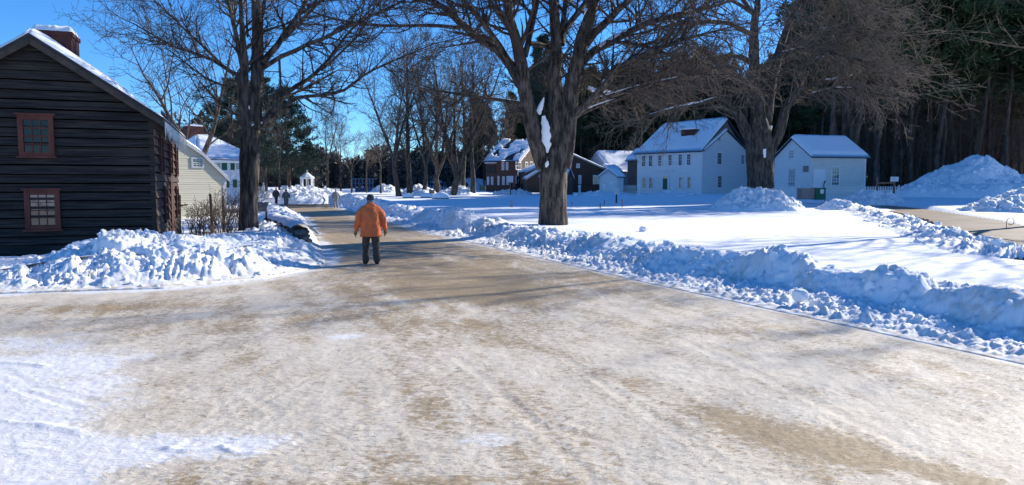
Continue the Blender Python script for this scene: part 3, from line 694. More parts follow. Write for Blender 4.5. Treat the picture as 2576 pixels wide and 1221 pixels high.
for ta, tb in ((-ov, hw + .02), (2 * hw + ov, hw - .02)):
    a, b = rp(ta, .24, .02), rp(tb, .24, .02); rk.prism([a, b, (b[0], b[1], b[2] - .17), (a[0], a[1], a[2] - .17)], (-wF.n[0] * .035, -wF.n[1] * .035, 0))
rk.build('rake_board', mat('rake_wood', (.035, .03, .028), (.10, .075, .055), .8, 3), dh)
so = MB(); a = [wF.at(-ov + .02, eave - sl_ * 0 - .12, .2), wF.at(.0, eave - .02, .2), wF.at(.0, eave - .10, .2), wF.at(-ov + .02, eave - .20, .2)]
so.prism(a, (-wF.n[0] * (Lh + .3), -wF.n[1] * (Lh + .3), 0)); so.build('eave_box', M_darkwood, dh)
g = random.Random(8)
for i in range(70):
    ic = MB(); o = .15 - (Lh + .2) * (i + g.random()) / 70; l_ = g.uniform(.08, .5) * (1.4 if i > 25 else 1); p = rp(-ov - .02, o, .02); ic.tube([p, (p[0], p[1], p[2] - l_ * .5), (p[0], p[1], p[2] - l_)], [.022, .013, .003], 5); ic.build('icicle', M_ice, dh)
# chimney
cc = wF.at(hw, 0, -2.9); ch = MB(); ztop = 6.42
ch.box((cc[0], cc[1], (ztop - .12 + ridge - 1) / 2), (.47, .55, (ztop - .12 - ridge + 1) / 2), aS); ch.box((cc[0], cc[1], ztop - .06), (.51, .59, .058), aS)
chim = ch.build('chimney', M_brick, dh)
g_ = np.linspace(-1, 1, 26); A_, B_ = np.meshgrid(g_, g_, indexing='ij'); Hh = .16 * np.clip((1 - np.maximum(abs(A_), abs(B_))) * 6, 0, 1) ** .5 * (.5 + fbm(A_ * 2.5 + 3, B_ * 2.5, 8, 3)) 
ca, sa = math.cos(aS), math.sin(aS); XX = cc[0] + A_ * .50 * ca - B_ * .58 * sa; YY = cc[1] + A_ * .50 * sa + B_ * .58 * ca
idx = np.arange(676).reshape(26, 26); F_ = np.stack([idx[:-1, :-1], idx[1:, :-1], idx[1:, 1:], idx[:-1, 1:]], -1).reshape(-1, 4)
obj_np('snow_cap', np.stack([XX.ravel(), YY.ravel(), (ztop + .004 + Hh).ravel()], -1), F_, M_snow, chim, True)
wpx(wF, 47, 137, 291, 393, dh, M_redwood, fw=.12, mg=glass('dim_old_glass', (.006, .007, .009), 1.45), nx=3, ny=4, mun=.026, cap=.05, off=.03, sill=True)
wpx(wF, 64, 153, 479, 577, dh, M_redwood, fw=.12, nx=3, ny=4, mun=.016, cap=.05, off=.03, sill=True, mg=M_mirror, label='lower window whose panes mirror the sunlit snow')
for t0, t1, z0, z1 in ((1.2, 2.1, 2.35, 3.5), (4.2, 5.1, 2.35, 3.5), (6.6, 7.4, 2.35, 3.5), (2.0, 2.9, .9, 2.0), (6.2, 7.1, .9, 2.0)):
    window(wS, t0, t1, z0, z1, dh, mat('brown_frame', (.06, .028, .022), (.10, .045, .034), .8, 5), fw=.1, off=.03)
dr = MB(); wbox(dr, wS, 4.3, 5.3, .15, 2.15, .02, .07); dr.build('door', MATS['brown_frame'], dh)

# --- cream saltbox house behind it
def gable_front(name, label, C0, ang, prof, depth, m, step, parent_mats=None, org_z=0.4, roof_m=M_shingle, ov=.25, trim=M_trimgrey, snow=.25, lap=.016, back_ang=None):
    """wall whose outline prof = [(t,z)...] with t along ang from C0; extruded back by depth with roof planes"""
    th = thing(name, label, 'house', (C0[0], C0[1], org_z)); w = Wall(C0, (math.cos(ang), math.sin(ang)))
    boards(w, prof, step, m, th, lap=lap)
    roofs = []
    b = MB(); pr = [p for p in prof]
    t_r = max(prof, key=lambda p: p[0])[0]; t_l = min(prof, key=lambda p: p[0])[0]
    for t in (t_l, t_r):
        zt = max(z for tt, z in prof if tt == t); s_ = -.12 if t == t_r else .12
        b.prism([w.at(t, org_z - .3, -.17), w.at(t, org_z - .3, -depth), w.at(t, zt, -depth), w.at(t, zt, -.17)], (w.d[0] * s_, w.d[1] * s_, 0))
    b.prism([w.at(t, z, -depth) for t, z in prof], (w.n[0] * .12, w.n[1] * .12, 0)); b.build('wall', m, th)
    top = [p for p in prof if p[1] > org_z + .5]; top.sort()
    ps = top
    for (a, c) in zip(ps[:-1], ps[1:]):
        if abs(a[0] - c[0]) < .05: continue
        lo, hi = (a, c) if a[1] < c[1] else (c, a)
        dx, dz = lo[0] - hi[0], lo[1] - hi[1]; L = math.hypot(dx, dz); first = lo in (ps[0], ps[-1])
        e = (lo[0] + dx / L * ov, lo[1] + dz / L * ov) if first else lo
        pts = [w.at(e[0], e[1] + .12, ov * .5), w.at(e[0], e[1] + .12, -depth - ov * .5), w.at(hi[0], hi[1] + .12, -depth - ov * .5), w.at(hi[0], hi[1] + .12, ov * .5)]
        rf = slab(pts, .10, 'roof', roof_m, th)
        if snow: snow_slab(pts, snow, rf, seed=int(abs(C0[0]) * 7) + len(roofs))
        tr = MB(); A1, A2 = pts[0], pts[3]; A1 = (A1[0], A1[1], A1[2] - .02); A2 = (A2[0], A2[1], A2[2] - .02)
        o = (w.n[0] * .03, w.n[1] * .03); tr.prism([(A1[0] + o[0], A1[1] + o[1], A1[2]), (A2[0] + o[0], A2[1] + o[1], A2[2]), (A2[0] + o[0], A2[1] + o[1], A2[2] - .2), (A1[0] + o[0], A1[1] + o[1], A1[2] - .2)], (-w.n[0] * .028, -w.n[1] * .028, 0)); tr.build('rake_board', trim, th)
        roofs.append(rf)
    return th, w, roofs
angY = R(52); CR = (K(568) * 44, 44.0)                    # right-hand corner; wall runs back to the left... gable faces right
wY = Wall(CR, (-math.cos(angY), -math.sin(angY)))
def tz(w, x, y): return w.hit(x, y)
e0 = tz(wY, 568, 447); k1 = tz(wY, 507, 388); k2 = tz(wY, 425, 333); tt = k2[0] + (k2[0] - k1[0]) * .55; zz = k2[1] + (k2[1] - k1[1]) * .55
prof = [(0, .2), (0, e0[1]), k1, (tt, zz), (tt * 2 - k1[0] * .4, e0[1] + 1.2), (tt * 2 - k1[0] * .4, .2)]
yh, wY, rY = gable_front('clapboard_house', 'cream clapboard house with a long sloping roof behind the dark wooden house', CR, math.atan2(-math.sin(angY), -math.cos(angY)), prof, 9, M_cream, .125, lap=.022, org_z=.4)
wpx(wY, 480, 512, 396, 423, yh, M_trimgrey, fw=.1, nx=3, ny=2)
wpx(wY, 426, 446, 447, 508, yh, M_trimgrey, fw=.12, nx=3, ny=4, sill=True)
cb = MB(); wbox(cb, wY, -.03, .22, .2, e0[1], .0, .045); cb.build('corner_board', M_trimgrey, yh)
cy = wY.at(tt, 0, -4.5); ch = MB(); ch.box((cy[0], cy[1], zz + .5), (.5, .5, 1.1), angY); ch.box((cy[0], cy[1], zz + 1.68), (.56, .56, .08), angY); chm = ch.build('chimney', M_brick, yh)
ch = MB(); ch.box((cy[0], cy[1], zz + 1.85), (.48, .48, .085), angY); ch.build('snow_cap', M_snow, chm)

# --- white house with green shutters
angG = R(50); D0 = 66.0; Cg = (K(505) * D0, D0); dg = (math.cos(angG), math.sin(angG))
wG = Wall(Cg, dg); Lg = wG.hit(640, 430)[0]; zg = wG.hit(560, 404)[1]
gh = thing('shuttered_house', 'white house with green window shutters and a snow-covered hip roof behind the slim tree', 'house', (Cg[0], Cg[1], .6))
boards(wG, [(0, .4), (Lg, .4), (Lg, zg), (0, zg)], .14, M_white, gh)
b = MB(); b.prism([wG.at(0, .4, -.17), wG.at(0, .4, -9), wG.at(0, zg, -9), wG.at(0, zg, -.17)], (dg[0] * .15, dg[1] * .15, 0)); b.prism([wG.at(Lg, .4, -.17), wG.at(Lg, .4, -9), wG.at(Lg, zg, -9), wG.at(Lg, zg, -.17)], (-dg[0] * .15, -dg[1] * .15, 0)); b.prism([wG.at(0, .4, -9.1), wG.at(Lg, .4, -9.1), wG.at(Lg, zg, -9.1), wG.at(0, zg, -9.1)], (wG.n[0] * .1, wG.n[1] * .1, 0)); b.build('wall', M_white, gh)
o = .45; zr = wG.hit(560, 366)[1] + .9; c1, c2, c3, c4 = wG.at(-o, zg + .05, o), wG.at(Lg + o, zg + .05, o), wG.at(Lg + o, zg + .05, -9 - o), wG.at(-o, zg + .05, -9 - o)
r1, r2 = wG.at(Lg * .38, zr, -4.5), wG.at(Lg * .62, zr, -4.5)
mb = MB(); mb.poly([c1, c2, r2, r1]); mb.poly([c2, c3, r2]); mb.poly([c3, c4, r1, r2]); mb.poly([c4, c1, r1]); mb.poly([c4, c3, c2, c1]); rf = mb.build('roof', M_shingle, gh)
for q, s_ in (([c1, c2, r2, r1], 3), ([c2, c3, r2, r2], 4), ([c4, c1, r1, r1], 5)):
    snow_slab([(x, y, z + .03) for x, y, z in q], .3, rf, seed=s_, nu=26, nv=12)
fa = MB(); wbox(fa, wG, -.3, Lg + .3, zg - .22, zg + .02, .05, .40); fa.build('eave_box', M_white, gh)
for x0, x1, y0, y1 in ((497, 512, 404, 428), (541, 556, 404, 428), (590, 605, 404, 428), (548, 562, 452, 472), (596, 611, 452, 472), (500, 512, 452, 472)):
    wpx(wG, x0, x1, y0, y1, gh, M_white, fw=.10, nx=3, ny=4, off=.03)
    for sx0, sx1 in ((x0 - 11, x0 - 1), (x1 + 1, x1 + 14)):
        a, b_ = wG.hit(sx0, y0)[0], wG.hit(sx1, y0)[0]; z1, z0 = wG.hit(x0, y0)[1], wG.hit(x0, y1)[1]
        sh = MB(); wbox(sh, wG, a, b_, z0, z1, .03, .075)
        for i in range(12): q = z0 + (z1 - z0) * (i + .5) / 12; wbox(sh, wG, a + .06, b_ - .06, q - .03, q + .02, .074, .088)
        sh.build('shutter', M_green, gh)
cq = wG.at(Lg * .42, 0, -5.5); ch = MB(); ch.box((cq[0], cq[1], zr + .2), (.75, .6, .9), angG); chm = ch.build('chimney', M_brick, gh); ch = MB(); ch.box((cq[0], cq[1], zr + 1.18), (.72, .56, .075), angG); ch.build('snow_cap', M_snow, chm)

# --- large white house in the middle distance
Dm = 96.0; Cm = (K(1765) * Dm, Dm); aF = math.atan2(.75, -.66); aG = math.atan2(.66, .75)
wf = Wall(Cm, (math.cos(aF), math.sin(aF))); wg = Wall(Cm, (math.cos(aG), math.sin(aG)))
z0m = 1.0
mh = thing('white_house', 'large two-storey white clapboard house with a green door and a snowy roof', 'house', (Cm[0], Cm[1], z0m))
Lf = wf.hit(1603, 430)[0]; zE = wf.hit(1765, 382)[1]; Lg2 = wg.hit(1887, 430)[0]; pkt, pkz = wg.hit(1826, 329)
boards(wf, [(0, z0m), (Lf, z0m), (Lf, zE), (0, zE)], .16, M_white, mh)
zE2 = wg.hit(1887, 390)[1]
boards(wg, [(0, z0m), (Lg2, z0m), (Lg2, zE2), (pkt, pkz), (0, zE)], .16, M_white, mh)
# rear walls
b = MB(); wr = Wall(wf.at(Lf, 0, 0)[:2], wg.d); b.prism([wr.at(0, z0m, 0), wr.at(8, z0m, 0), wr.at(8, zE, 0), wr.at(0, zE, 0)], (-wf.d[0] * .1, -wf.d[1] * .1, 0))
q0 = wg.at(Lg2, 0); b.prism([(q0[0], q0[1], z0m), (q0[0] + wf.d[0] * Lf, q0[1] + wf.d[1] * Lf, z0m), (q0[0] + wf.d[0] * Lf, q0[1] + wf.d[1] * Lf, zE2), (q0[0], q0[1], zE2)], (-wg.d[0] * .1, -wg.d[1] * .1, 0)); b.build('wall', M_white, mh)
# front roof plane: eave along wf, ridge parallel, higher; sweeps up to a taller rear gable
rise = wf.hit(1765, 382)[1]; run = 5.6; zR = zE + 4.55
def back(w, t, o, z): p = wf.at(t, z, -o); return p
E1, E2 = wf.at(-.15, zE + .1, .45), wf.at(Lf + .35, zE + .1, .45)
R1_, R2_ = wf.at(-.15, zR, -run), wf.at(Lf + .1, zR - .25, -run)
rf = slab([E1, E2, R2_, R1_], .15, 'roof', M_shingle, mh); snow_slab([E1, E2, R2_, R1_], .32, rf, seed=11, lump=.15)
B1, B2 = wf.at(-.15, zE + .6, -2 * run), wf.at(Lf + .1, zE + .6, -2 * run); rf2 = slab([B1, B2, R2_, R1_], .15, 'roof', M_shingle, mh); snow_slab([B1, B2, R2_, R1_], .3, rf2, seed=12)
# dark gable wall of the rear part, rising above the white gable
w3 = Wall(wf.at(.12, 0, 0)[:2], wg.d); gb = MB(); tt3 = run
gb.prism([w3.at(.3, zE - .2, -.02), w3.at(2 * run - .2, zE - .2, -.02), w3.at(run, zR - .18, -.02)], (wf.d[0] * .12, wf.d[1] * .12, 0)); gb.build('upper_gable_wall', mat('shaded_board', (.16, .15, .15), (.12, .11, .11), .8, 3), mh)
# low roof of the white gable: two slopes running back a little way
dep = 2.2; e_ = .3
def gp(t, z, o): return wg.at(t, z, o)
for (ta, za, tb, zb) in ((-.0, zE, pkt, pkz), (Lg2 + .25, zE2 - .15, pkt, pkz)):
    pts = [gp(ta, za + .14, e_), gp(ta, za + .14, -dep if ta <= 0 else -Lf * .9), gp(tb, zb + .14, -dep if ta <= 0 else -Lf * .5), gp(tb, zb + .14, e_)]
    r_ = slab(pts, .12, 'roof', M_shingle, mh); snow_slab(pts, .22, r_, seed=13, nu=14)
# roof hatch / broad low chimney
hc = wf.at(wf.hit(1722, 400)[0] - .0, 0, 0)
sx = (wf.hit(1732, 340)[0]); 
def on_roof(px, py):
    a, b_, c = ray(px, py); n = (Vector(E2) - Vector(E1)).cross(Vector(R1_) - Vector(E1)); k = (Vector(E1) - Vector((0, 0, CAMZ))).dot(n) / Vector((a, b_, c)).dot(n); return Vector((a * k, b_ * k, CAMZ + c * k))
A1, A2, A3 = on_roof(1712, 350), on_roof(1750, 343), on_roof(1731, 333)
ch = MB(); ctr = (A1 + A2) / 2; ww = (A2 - A1).length / 2; ch.box((ctr.x - wf.n[0] * .45, ctr.y - wf.n[1] * .45, ctr.z + .35), (ww, .5, .75), aF); chm = ch.build('chimney', M_brick, mh)
ch = MB(); ch.box((ctr.x - wf.n[0] * .45, ctr.y - wf.n[1] * .45, ctr.z + 1.19), (ww, .5, .085), aF); ch.build('snow_cap', M_snow, chm)
fb = MB(); wbox(fb, wf, -.1, Lf + .1, zE - .22, zE + .02, .02, .35); fb.build('eave_box', M_white, mh)
for z5 in (223, 293, 388, 490, 592, 677):
    cx5 = (1700 + z5 / 3.68) / 1.087
    wpx(wf, cx5 - 5.2, cx5 + 5.2, 389.5 + (223 - z5) / 677 * 6 + 2, 419 + (223 - z5) / 677 * 6 + 1, mh, M_white, fw=.09, nx=2, ny=4, mun=.035, mg=M_glass, off=.03)
for z5 in (227, 296, 597, 681):
    cx5 = (1700 + z5 / 3.68) / 1.087
    wpx(wf, cx5 - 5, cx5 + 5, 447 - (z5 - 227) / 460 * 2, 474, mh, M_white, fw=.09, nx=2, ny=4, mun=.035, mg=M_glass, off=.03)
for zx0, zx1, zy0, zy1 in ((955, 1003, 432, 552), (1196, 1228, 452, 550), (958, 1004, 664, 786), (965, 992, 275, 322)):
    wpx(wg, (1700 + zx0 / 3.68) / 1.087, (1700 + zx1 / 3.68) / 1.087, (300 + zy0 / 3.68) / 1.087, (300 + zy1 / 3.68) / 1.087, mh, M_white, fw=.09, nx=3, ny=4, mun=.03, off=.03)
d0, d1 = sorted((wf.hit(1668, 460)[0], wf.hit(1680, 460)[0])); zt = wf.hit(1674, 443)[1]; zb = wf.hit(1674, 477)[1]
dr = MB(); wbox(dr, wf, d0 - .28, d0, zb, zt + .3, .02, .10); wbox(dr, wf, d1, d1 + .28, zb, zt + .3, .02, .10); wbox(dr, wf, d0 - .9, d1 + .9, zt + .62, zt + .76, .02, .35); wbox(dr, wf, d0, d1, zt, zt + .3, .02, .09); dfr = dr.build('door_surround', M_white, mh)
dr = MB(); wbox(dr, wf, d0 + .01, d1 - .01, zb, zt - .35, .02, .06); dr.build('door', M_green, dfr)
dr = MB(); wbox(dr, wf, d0 + .05, d1 - .05, zt - .3, zt - .05, .02, .05); dr.build('transom', M_glass, dfr)
an = MB(); q1 = Wall(wf.at(Lf, 0, -1.0)[:2], (math.cos(aF), math.sin(aF))); 
an.prism([q1.at(.02, z0m, -0), q1.at(2.6, z0m, 0), q1.at(2.6, zE - .9, 0), q1.at(.02, zE - .9, 0)], (-wf.n[0] * 4, -wf.n[1] * 4, 0)); an.build('side_wing', mat('wing_board', (.08, .06, .055), (.11, .09, .08), .8, 3), mh)
pts = [q1.at(0.05, zE - .8, .3), q1.at(2.9, zE - .8, .3), q1.at(2.9, zE + .8, -2), q1.at(.05, zE + .8, -2)]; r_ = slab(pts, .12, 'roof', M_shingle, mh); snow_slab(pts, .3, r_, seed=15, nu=14)

# --- small white house on the right
Ds = 82.0; Cs = (K(2066) * Ds, Ds); aL = math.atan2(.62, -.78); aRr = math.atan2(.34, .94)
Cs = (K(2040) * Ds, Ds); wl = Wall(Cs, (-math.cos(R(-12)), -math.sin(R(-12)))); wrr = Wall(Cs, (math.sin(R(-12)) * -1 * 0 + .9, .44))
aA = R(-75); wl = Wall(Cs, (-math.cos(aA), -math.sin(aA))); wrr = Wall(Cs, (math.sin(-aA), math.cos(aA)))
zs = .95
shh = thing('small_white_house', 'small one-storey white house with a thick snow roof right of the forked tree', 'house', (Cs[0], Cs[1], zs))
Ll = wl.hit(1948, 430)[0]; zEl = wl.hit(1948, 392)[1]; pt_, pz_ = wl.hit(1990, 350); zEr = wl.hit(2040, 400)[1]; Lr = wrr.hit(2177, 430)[0]
zEr = zEl = (zEr + zEl) / 2; pt_ = Ll * .5
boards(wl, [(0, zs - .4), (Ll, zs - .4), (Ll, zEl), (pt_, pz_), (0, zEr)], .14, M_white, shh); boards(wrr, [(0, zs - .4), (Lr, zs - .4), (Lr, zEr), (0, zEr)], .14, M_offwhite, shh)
b = MB(); b.prism([wl.at(t, z, -Lr) for t, z in ((0, zs), (Ll, zs), (Ll, zEl), (pt_, pz_), (0, zEr))], (wl.n[0] * .1, wl.n[1] * .1, 0)); b.prism([wl.at(Ll, zs, 0), wl.at(Ll, zs, -Lr), wl.at(Ll, zEl, -Lr), wl.at(Ll, zEl, 0)], (-wl.d[0] * .1, -wl.d[1] * .1, 0)); b.build('wall', M_white, shh)
ss = (pz_ - zEr) / pt_
for s_, ta in ((1, -.35), (2, Ll + .35)):
    zz_ = pz_ - ss * abs(ta - pt_) + .12
    pts = [wl.at(ta, zz_, .3), wl.at(ta, zz_, -Lr - .35), wl.at(pt_, pz_ + .12, -Lr - .35), wl.at(pt_, pz_ + .12, .3)]; r_ = slab(pts, .12, 'roof', M_shingle, shh); snow_slab(pts, .38, r_, seed=20 + s_, lump=.12)
fb = MB(); wbox(fb, wrr, -.1, Lr + .1, zEr - .2, zEr, .02, .25); fb.build('eave_box', M_white, shh)
def z5x(x): return (1700 + x / 3.68) / 1.087
def z5y(y): return (300 + y / 3.68) / 1.087
wpx(wl, z5x(1686), z5x(1738), z5y(402), z5y(496), shh, M_white, fw=.09, nx=2, ny=3, mun=.03, mg=M_glass_pale); wpx(wl, z5x(1678), z5x(1752), z5y(595), z5y(775), shh, M_white, fw=.1, nx=3, ny=4, mun=.035, mg=M_glass_pale)
wpx(wrr, z5x(2105), z5x(2192), z5y(570), z5y(770), shh, M_white, fw=.12, nx=3, ny=5, mun=.035)
dr = MB(); a, b_ = wrr.hit(z5x(1925), 430)[0], wrr.hit(z5x(2050), 430)[0]; wbox(dr, wrr, a, b_, zs, wrr.hit(2070, z5y(600))[1], .02, .08); dr.build('door', M_white, shh)
cb = MB(); wbox(cb, wl, -.04, .16, zs - .3, zEr, 0, .05); wbox(cb, wrr, Lr - .16, Lr + .03, zs - .3, zEr - .2, 0, .05); cb.build('corner_board', M_white, shh)
pn = MB(); a, b_ = sorted((wl.hit(z5x(1828), 430)[0], wl.hit(z5x(1882), 430)[0])); wbox(pn, wl, a, b_, wl.hit(2000, z5y(632))[1], wl.hit(2000, z5y(572))[1], .03, .08); pn.build('wall_plaque', mat('plaque', (.34, .24, .2), (.25, .2, .2), .7, 6), shh)
fl = MB(); p = wrr.hit(z5x(2018), z5y(740)); c_ = wrr.at(p[0], p[1], .3); fl.tube([(c_[0], c_[1], zs), (c_[0], c_[1], c_[2] - .1), (c_[0] + .12, c_[1], c_[2] + .25)], [.05, .05, .09], 6)
tag(fl.build('hand_pump', M_black), 'small dark pump handle standing by the door of the small white house', 'pump')

# --- red-brown building left of the big trunk
Db = 118.0; Cb = (K(1342) * Db, Db)
Cb = (K(1304) * Db, Db); aB = R(27)
wb1 = Wall(Cb, (-math.cos(-aB), -math.sin(-aB))); wb1 = Wall(Cb, (-math.cos(aB * .9), math.sin(aB * .9))); wb2 = Wall(Cb, (math.cos(aB), math.sin(aB)))
wb2 = Wall(Cb, (math.sin(aB * .9), math.cos(aB * .9)))
zb0 = 1.1
rb = thing('red_brown_house', 'two-storey red-brown clapboard building with white window frames left of the big trunk', 'house', (Cb[0], Cb[1], zb0))
Lb1 = wb1.hit(1222, 430)[0]; zBe = wb1.hit(1304, 403)[1]; pkb = (wb2.hit(1346, 352)); Lb2 = pkb[0] * 2
boards(wb1, [(0, zb0 - .3), (Lb1, zb0 - .3), (Lb1, zBe), (0, zBe)], .2, M_redbrown, rb); boards(wb2, [(0, zb0 - .3), (Lb2, zb0 - .3), (Lb2, zBe), (pkb[0], pkb[1]), (0, zBe)], .2, M_brownboard, rb)
b = MB(); b.prism([wb2.at(t, z, -Lb1) for t, z in ((0, zb0), (Lb2, zb0), (Lb2, zBe), (pkb[0], pkb[1]), (0, zBe))], (wb2.n[0] * .1, wb2.n[1] * .1, 0)); b.prism([wb2.at(Lb2, zb0, 0), wb2.at(Lb2, zb0, -Lb1), wb2.at(Lb2, zBe, -Lb1), wb2.at(Lb2, zBe, 0)], (-wb2.d[0] * .1, -wb2.d[1] * .1, 0)); b.build('wall', M_redbrown, rb)
sB = (pkb[1] - zBe) / pkb[0]
for s_, ta in ((1, -.5), (2, Lb2 + .5)):
    z_ = pkb[1] - sB * abs(ta - pkb[0]) + .15; pts = [wb2.at(ta, z_, .4), wb2.at(ta, z_, -Lb1 - .4), wb2.at(pkb[0], pkb[1] + .15, -Lb1 - .4), wb2.at(pkb[0], pkb[1] + .15, .4)]
    r_ = slab(pts, .15, 'roof', M_shingle, rb)
    snow_slab(pts, .2, r_, seed=30 + s_, keepf=(lambda U, V_: (fbm(U * 6, V_ * 5, 4, 3) > .44) * 1.0 - .12), nu=60, nv=30)
tr = MB(); a, b_ = wb2.at(-.5, pkb[1] - sB * (pkb[0] + .5) + .05, .43), wb2.at(pkb[0], pkb[1] + .12, .43); tr.prism([a, b_, (b_[0], b_[1], b_[2] - .3), (a[0], a[1], a[2] - .3)], (-wb2.n[0] * .05, -wb2.n[1] * .05, 0)); wbox(tr, wb1, -.08, .16, zb0, zBe, .0, .07); tr.build('rake_board', M_white, rb)
def z8x(x): return (1300 + x / 5.152) / 1.087
def z8y(y): return (370 + y / 5.152) / 1.087
for q in ((372, 408, 378, 492), (432, 464, 378, 492), (165, 195, 585, 700), (222, 252, 585, 700), (380, 412, 580, 702), (440, 470, 578, 700), (315, 340, 575, 705)):
    wpx(wb1, z8x(q[0]), z8x(q[1]), z8y(q[2]), z8y(q[3]), rb, M_white, fw=.13, nx=2, ny=2, mun=.03)
for q in ((565, 640, 375, 488), (570, 645, 570, 702), (697, 736, 375, 485), (765, 802, 372, 485), (668, 702, 222, 302), (700, 730, 570, 690)):
    wpx(wb2, z8x(q[0]), z8x(q[1]), z8y(q[2]), z8y(q[3]), rb, M_white, fw=.15, nx=2, ny=2, mun=.03)
pn = MB(); a, b_ = sorted((wb1.hit(z8x(165), 420)[0], wb1.hit(z8x(290), 420)[0])); wbox(pn, wb1, a, b_, wb1.hit(1230, z8y(535))[1], wb1.hit(1230, z8y(425))[1], .03, .12); pn.build('dark_signboard', mat('signboard', (.02, .018, .018), (.05, .04, .035), .6, 2), rb)
pn = MB(); wbox(pn, wb1, a - .2, b_ + .3, wb1.hit(1230, z8y(398))[1], wb1.hit(1230, z8y(384))[1], .05, .3); pn.build('pale_lintel', M_white, rb)

# --- low shed between it and the big trunk
def simple_gable(name, label, cat, cx, cyy, ang, hw, dep, z0, ze, zr_, m, step=.18, snow=.25, rm=M_shingle, ov=.25, trim=None):
    """gable end facing ang-90deg with roof running back"""
    C0 = (cx - math.cos(ang) * hw, cyy - math.sin(ang) * hw)
    pr = [(0, z0 - .3), (0, ze), (hw, zr_), (2 * hw, ze), (2 * hw, z0 - .3)]
    th, w, rs = gable_front(name, label, C0, ang, pr, dep, m, step, org_z=z0, snow=snow, ov=ov, trim=trim or M_trimgrey); th['category'] = cat
    return th, w
x_ = P(1400, 470, 108)
sh1, ws1 = simple_gable('wooden_shed', 'low dark wooden shed with a snowy roof edge, left of the big trunk', 'shed', K(1378) * 108, 108, R(4), 3.1, 6, 1.0, P(1340, 450, 108)[2], P(1378, 416, 108)[2], M_brownboard)
sh2, ws2 = simple_gable('brown_gable_house', 'brown gabled building with a small square attic window just right of the big trunk', 'house', K(1432) * 112, 112, R(8), 6.6, 11, 1.1, P(1530, 433, 112)[2], P(1432, 386, 112)[2], M_brownboard)
for q in ((1420, 1470, 400, 462), (1450, 1492, 562, 690)):
    wpx(ws2, z8x(q[0]), z8x(q[1]), z8y(q[2]), z8y(q[3]), sh2, M_white, fw=.2, nx=1, ny=1)
th3, w3_ = simple_gable('snow_roofed_barn', 'long low building with a snow roof crossed by branch shadows, right of the brown gable', 'barn', K(1500) * 122, 122, R(-72), 5.5, 9.5, 1.2, P(1500, 436, 120)[2] + .2, P(1500, 387, 126)[2], M_trimgrey, snow=.3)
# porch with glazed doors
w4 = Wall((K(1535) * 110, 110), (math.cos(R(12)), math.sin(R(12))))
pw = thing('glazed_porch', 'pale porch with tall glazed doors between the brown gable and the little white outhouse', 'porch', (w4.A[0], w4.A[1], 1.1))
b = MB(); L4 = w4.hit(1562, 450)[0]; zt4 = w4.hit(1540, 432)[1]; wbox(b, w4, 0, L4, 1.0, zt4, -3, 0); b.build('wall', M_trimgrey, pw)
for q in ((1655, 1700, 562, 690), (1706, 1752, 562, 690)): wpx(w4, z8x(q[0]), z8x(q[1]), z8y(q[2]), z8y(q[3]), pw, M_white, fw=.12, nx=1, ny=2, off=.01)
pts = [w4.at(-.2, zt4 + .05, .3), w4.at(L4 + .2, zt4 + .05, .3), w4.at(L4 + .2, zt4 + 1, -3), w4.at(-.2, zt4 + 1, -3)]; r_ = slab(pts, .1, 'roof', M_shingle, pw); snow_slab(pts, .25, r_, nu=12)
oh, wo = simple_gable('outhouse', 'little white outhouse with a snow roof left of the large white house', 'outhouse', K(1530) * 90, 90, R(-30), 1.15, 2.2, 1.0, P(1530, 445, 90)[2], P(1530, 431, 90)[2] + .15, M_white, snow=.22)
lt, wlt = simple_gable('lean_shed', 'dark shed with a blue-shaded snow roof against the right side of the big trunk', 'shed', K(1432) * 88, 88, R(70), 1.6, 3.2, 1.0, P(1450, 446, 88)[2], P(1432, 424, 88)[2], M_brownboard, snow=.25)
bg2, wbg = simple_gable('grey_cottage', 'shaded grey cottage with a blue snowy roof left of the large white house', 'house', K(1572) * 128, 128, R(-65), 4.5, 7, 1.2, P(1572, 430, 124)[2], P(1572, 392, 130)[2], mat('grey_board', (.14, .13, .13), (.1, .09, .09), .8, 3), snow=.3)
wpx(wbg, 1566, 1578, 440, 458, bg2, M_trimgrey, fw=.1, nx=2, ny=2)

# --- gazebo
gx, gy = K(773) * 98, 98.0; gzz = 1.15
gbz = thing('gazebo', 'small white gazebo with a pointed snow-covered roof at the edge of the far trees', 'gazebo', (gx, gy, gzz))
zt = P(773, 448, 98)[2]; zp = P(773, 434, 98)[2]; rr_ = 0.86
for i in range(8):
    a = 2 * math.pi * (i + .5) / 8; b = MB(); b.box((gx + rr_ * math.cos(a), gy + rr_ * math.sin(a), (zt + gzz) / 2 - .2), (.05, .05, (zt - gzz) / 2 + .2), a); b.build('post', M_white, gbz)
b = MB(); k = 8
b.rings([(gx, gy, zt - .12, rr_ + .06, rr_ + .06), (gx, gy, zt, rr_ + .1, rr_ + .1)], 8); b.build('beam', M_white, gbz)
b = MB(); b.rings([(gx, gy, zt + .005, rr_ + .16, rr_ + .16), (gx, gy, zt + .12, rr_ + .1, rr_ + .1), (gx, gy, (zt + zp) / 2 + .1, rr_ * .55, rr_ * .55), (gx, gy, zp, .1, .1)], 8); rf = b.build('roof', M_snow_smooth, gbz)
b = MB(); b.tube([(gx, gy, zp - .05), (gx, gy, zp + .15), (gx, gy, zp + .35)], [.05, .06, .02], 6); b.build('finial', M_white, rf)
b = MB(); b.rings([(gx, gy, gzz - .3, rr_ + .1, rr_ + .1), (gx, gy, gzz + .1, rr_ + .1, rr_ + .1)], 8); b.build('floor', M_white, gbz)
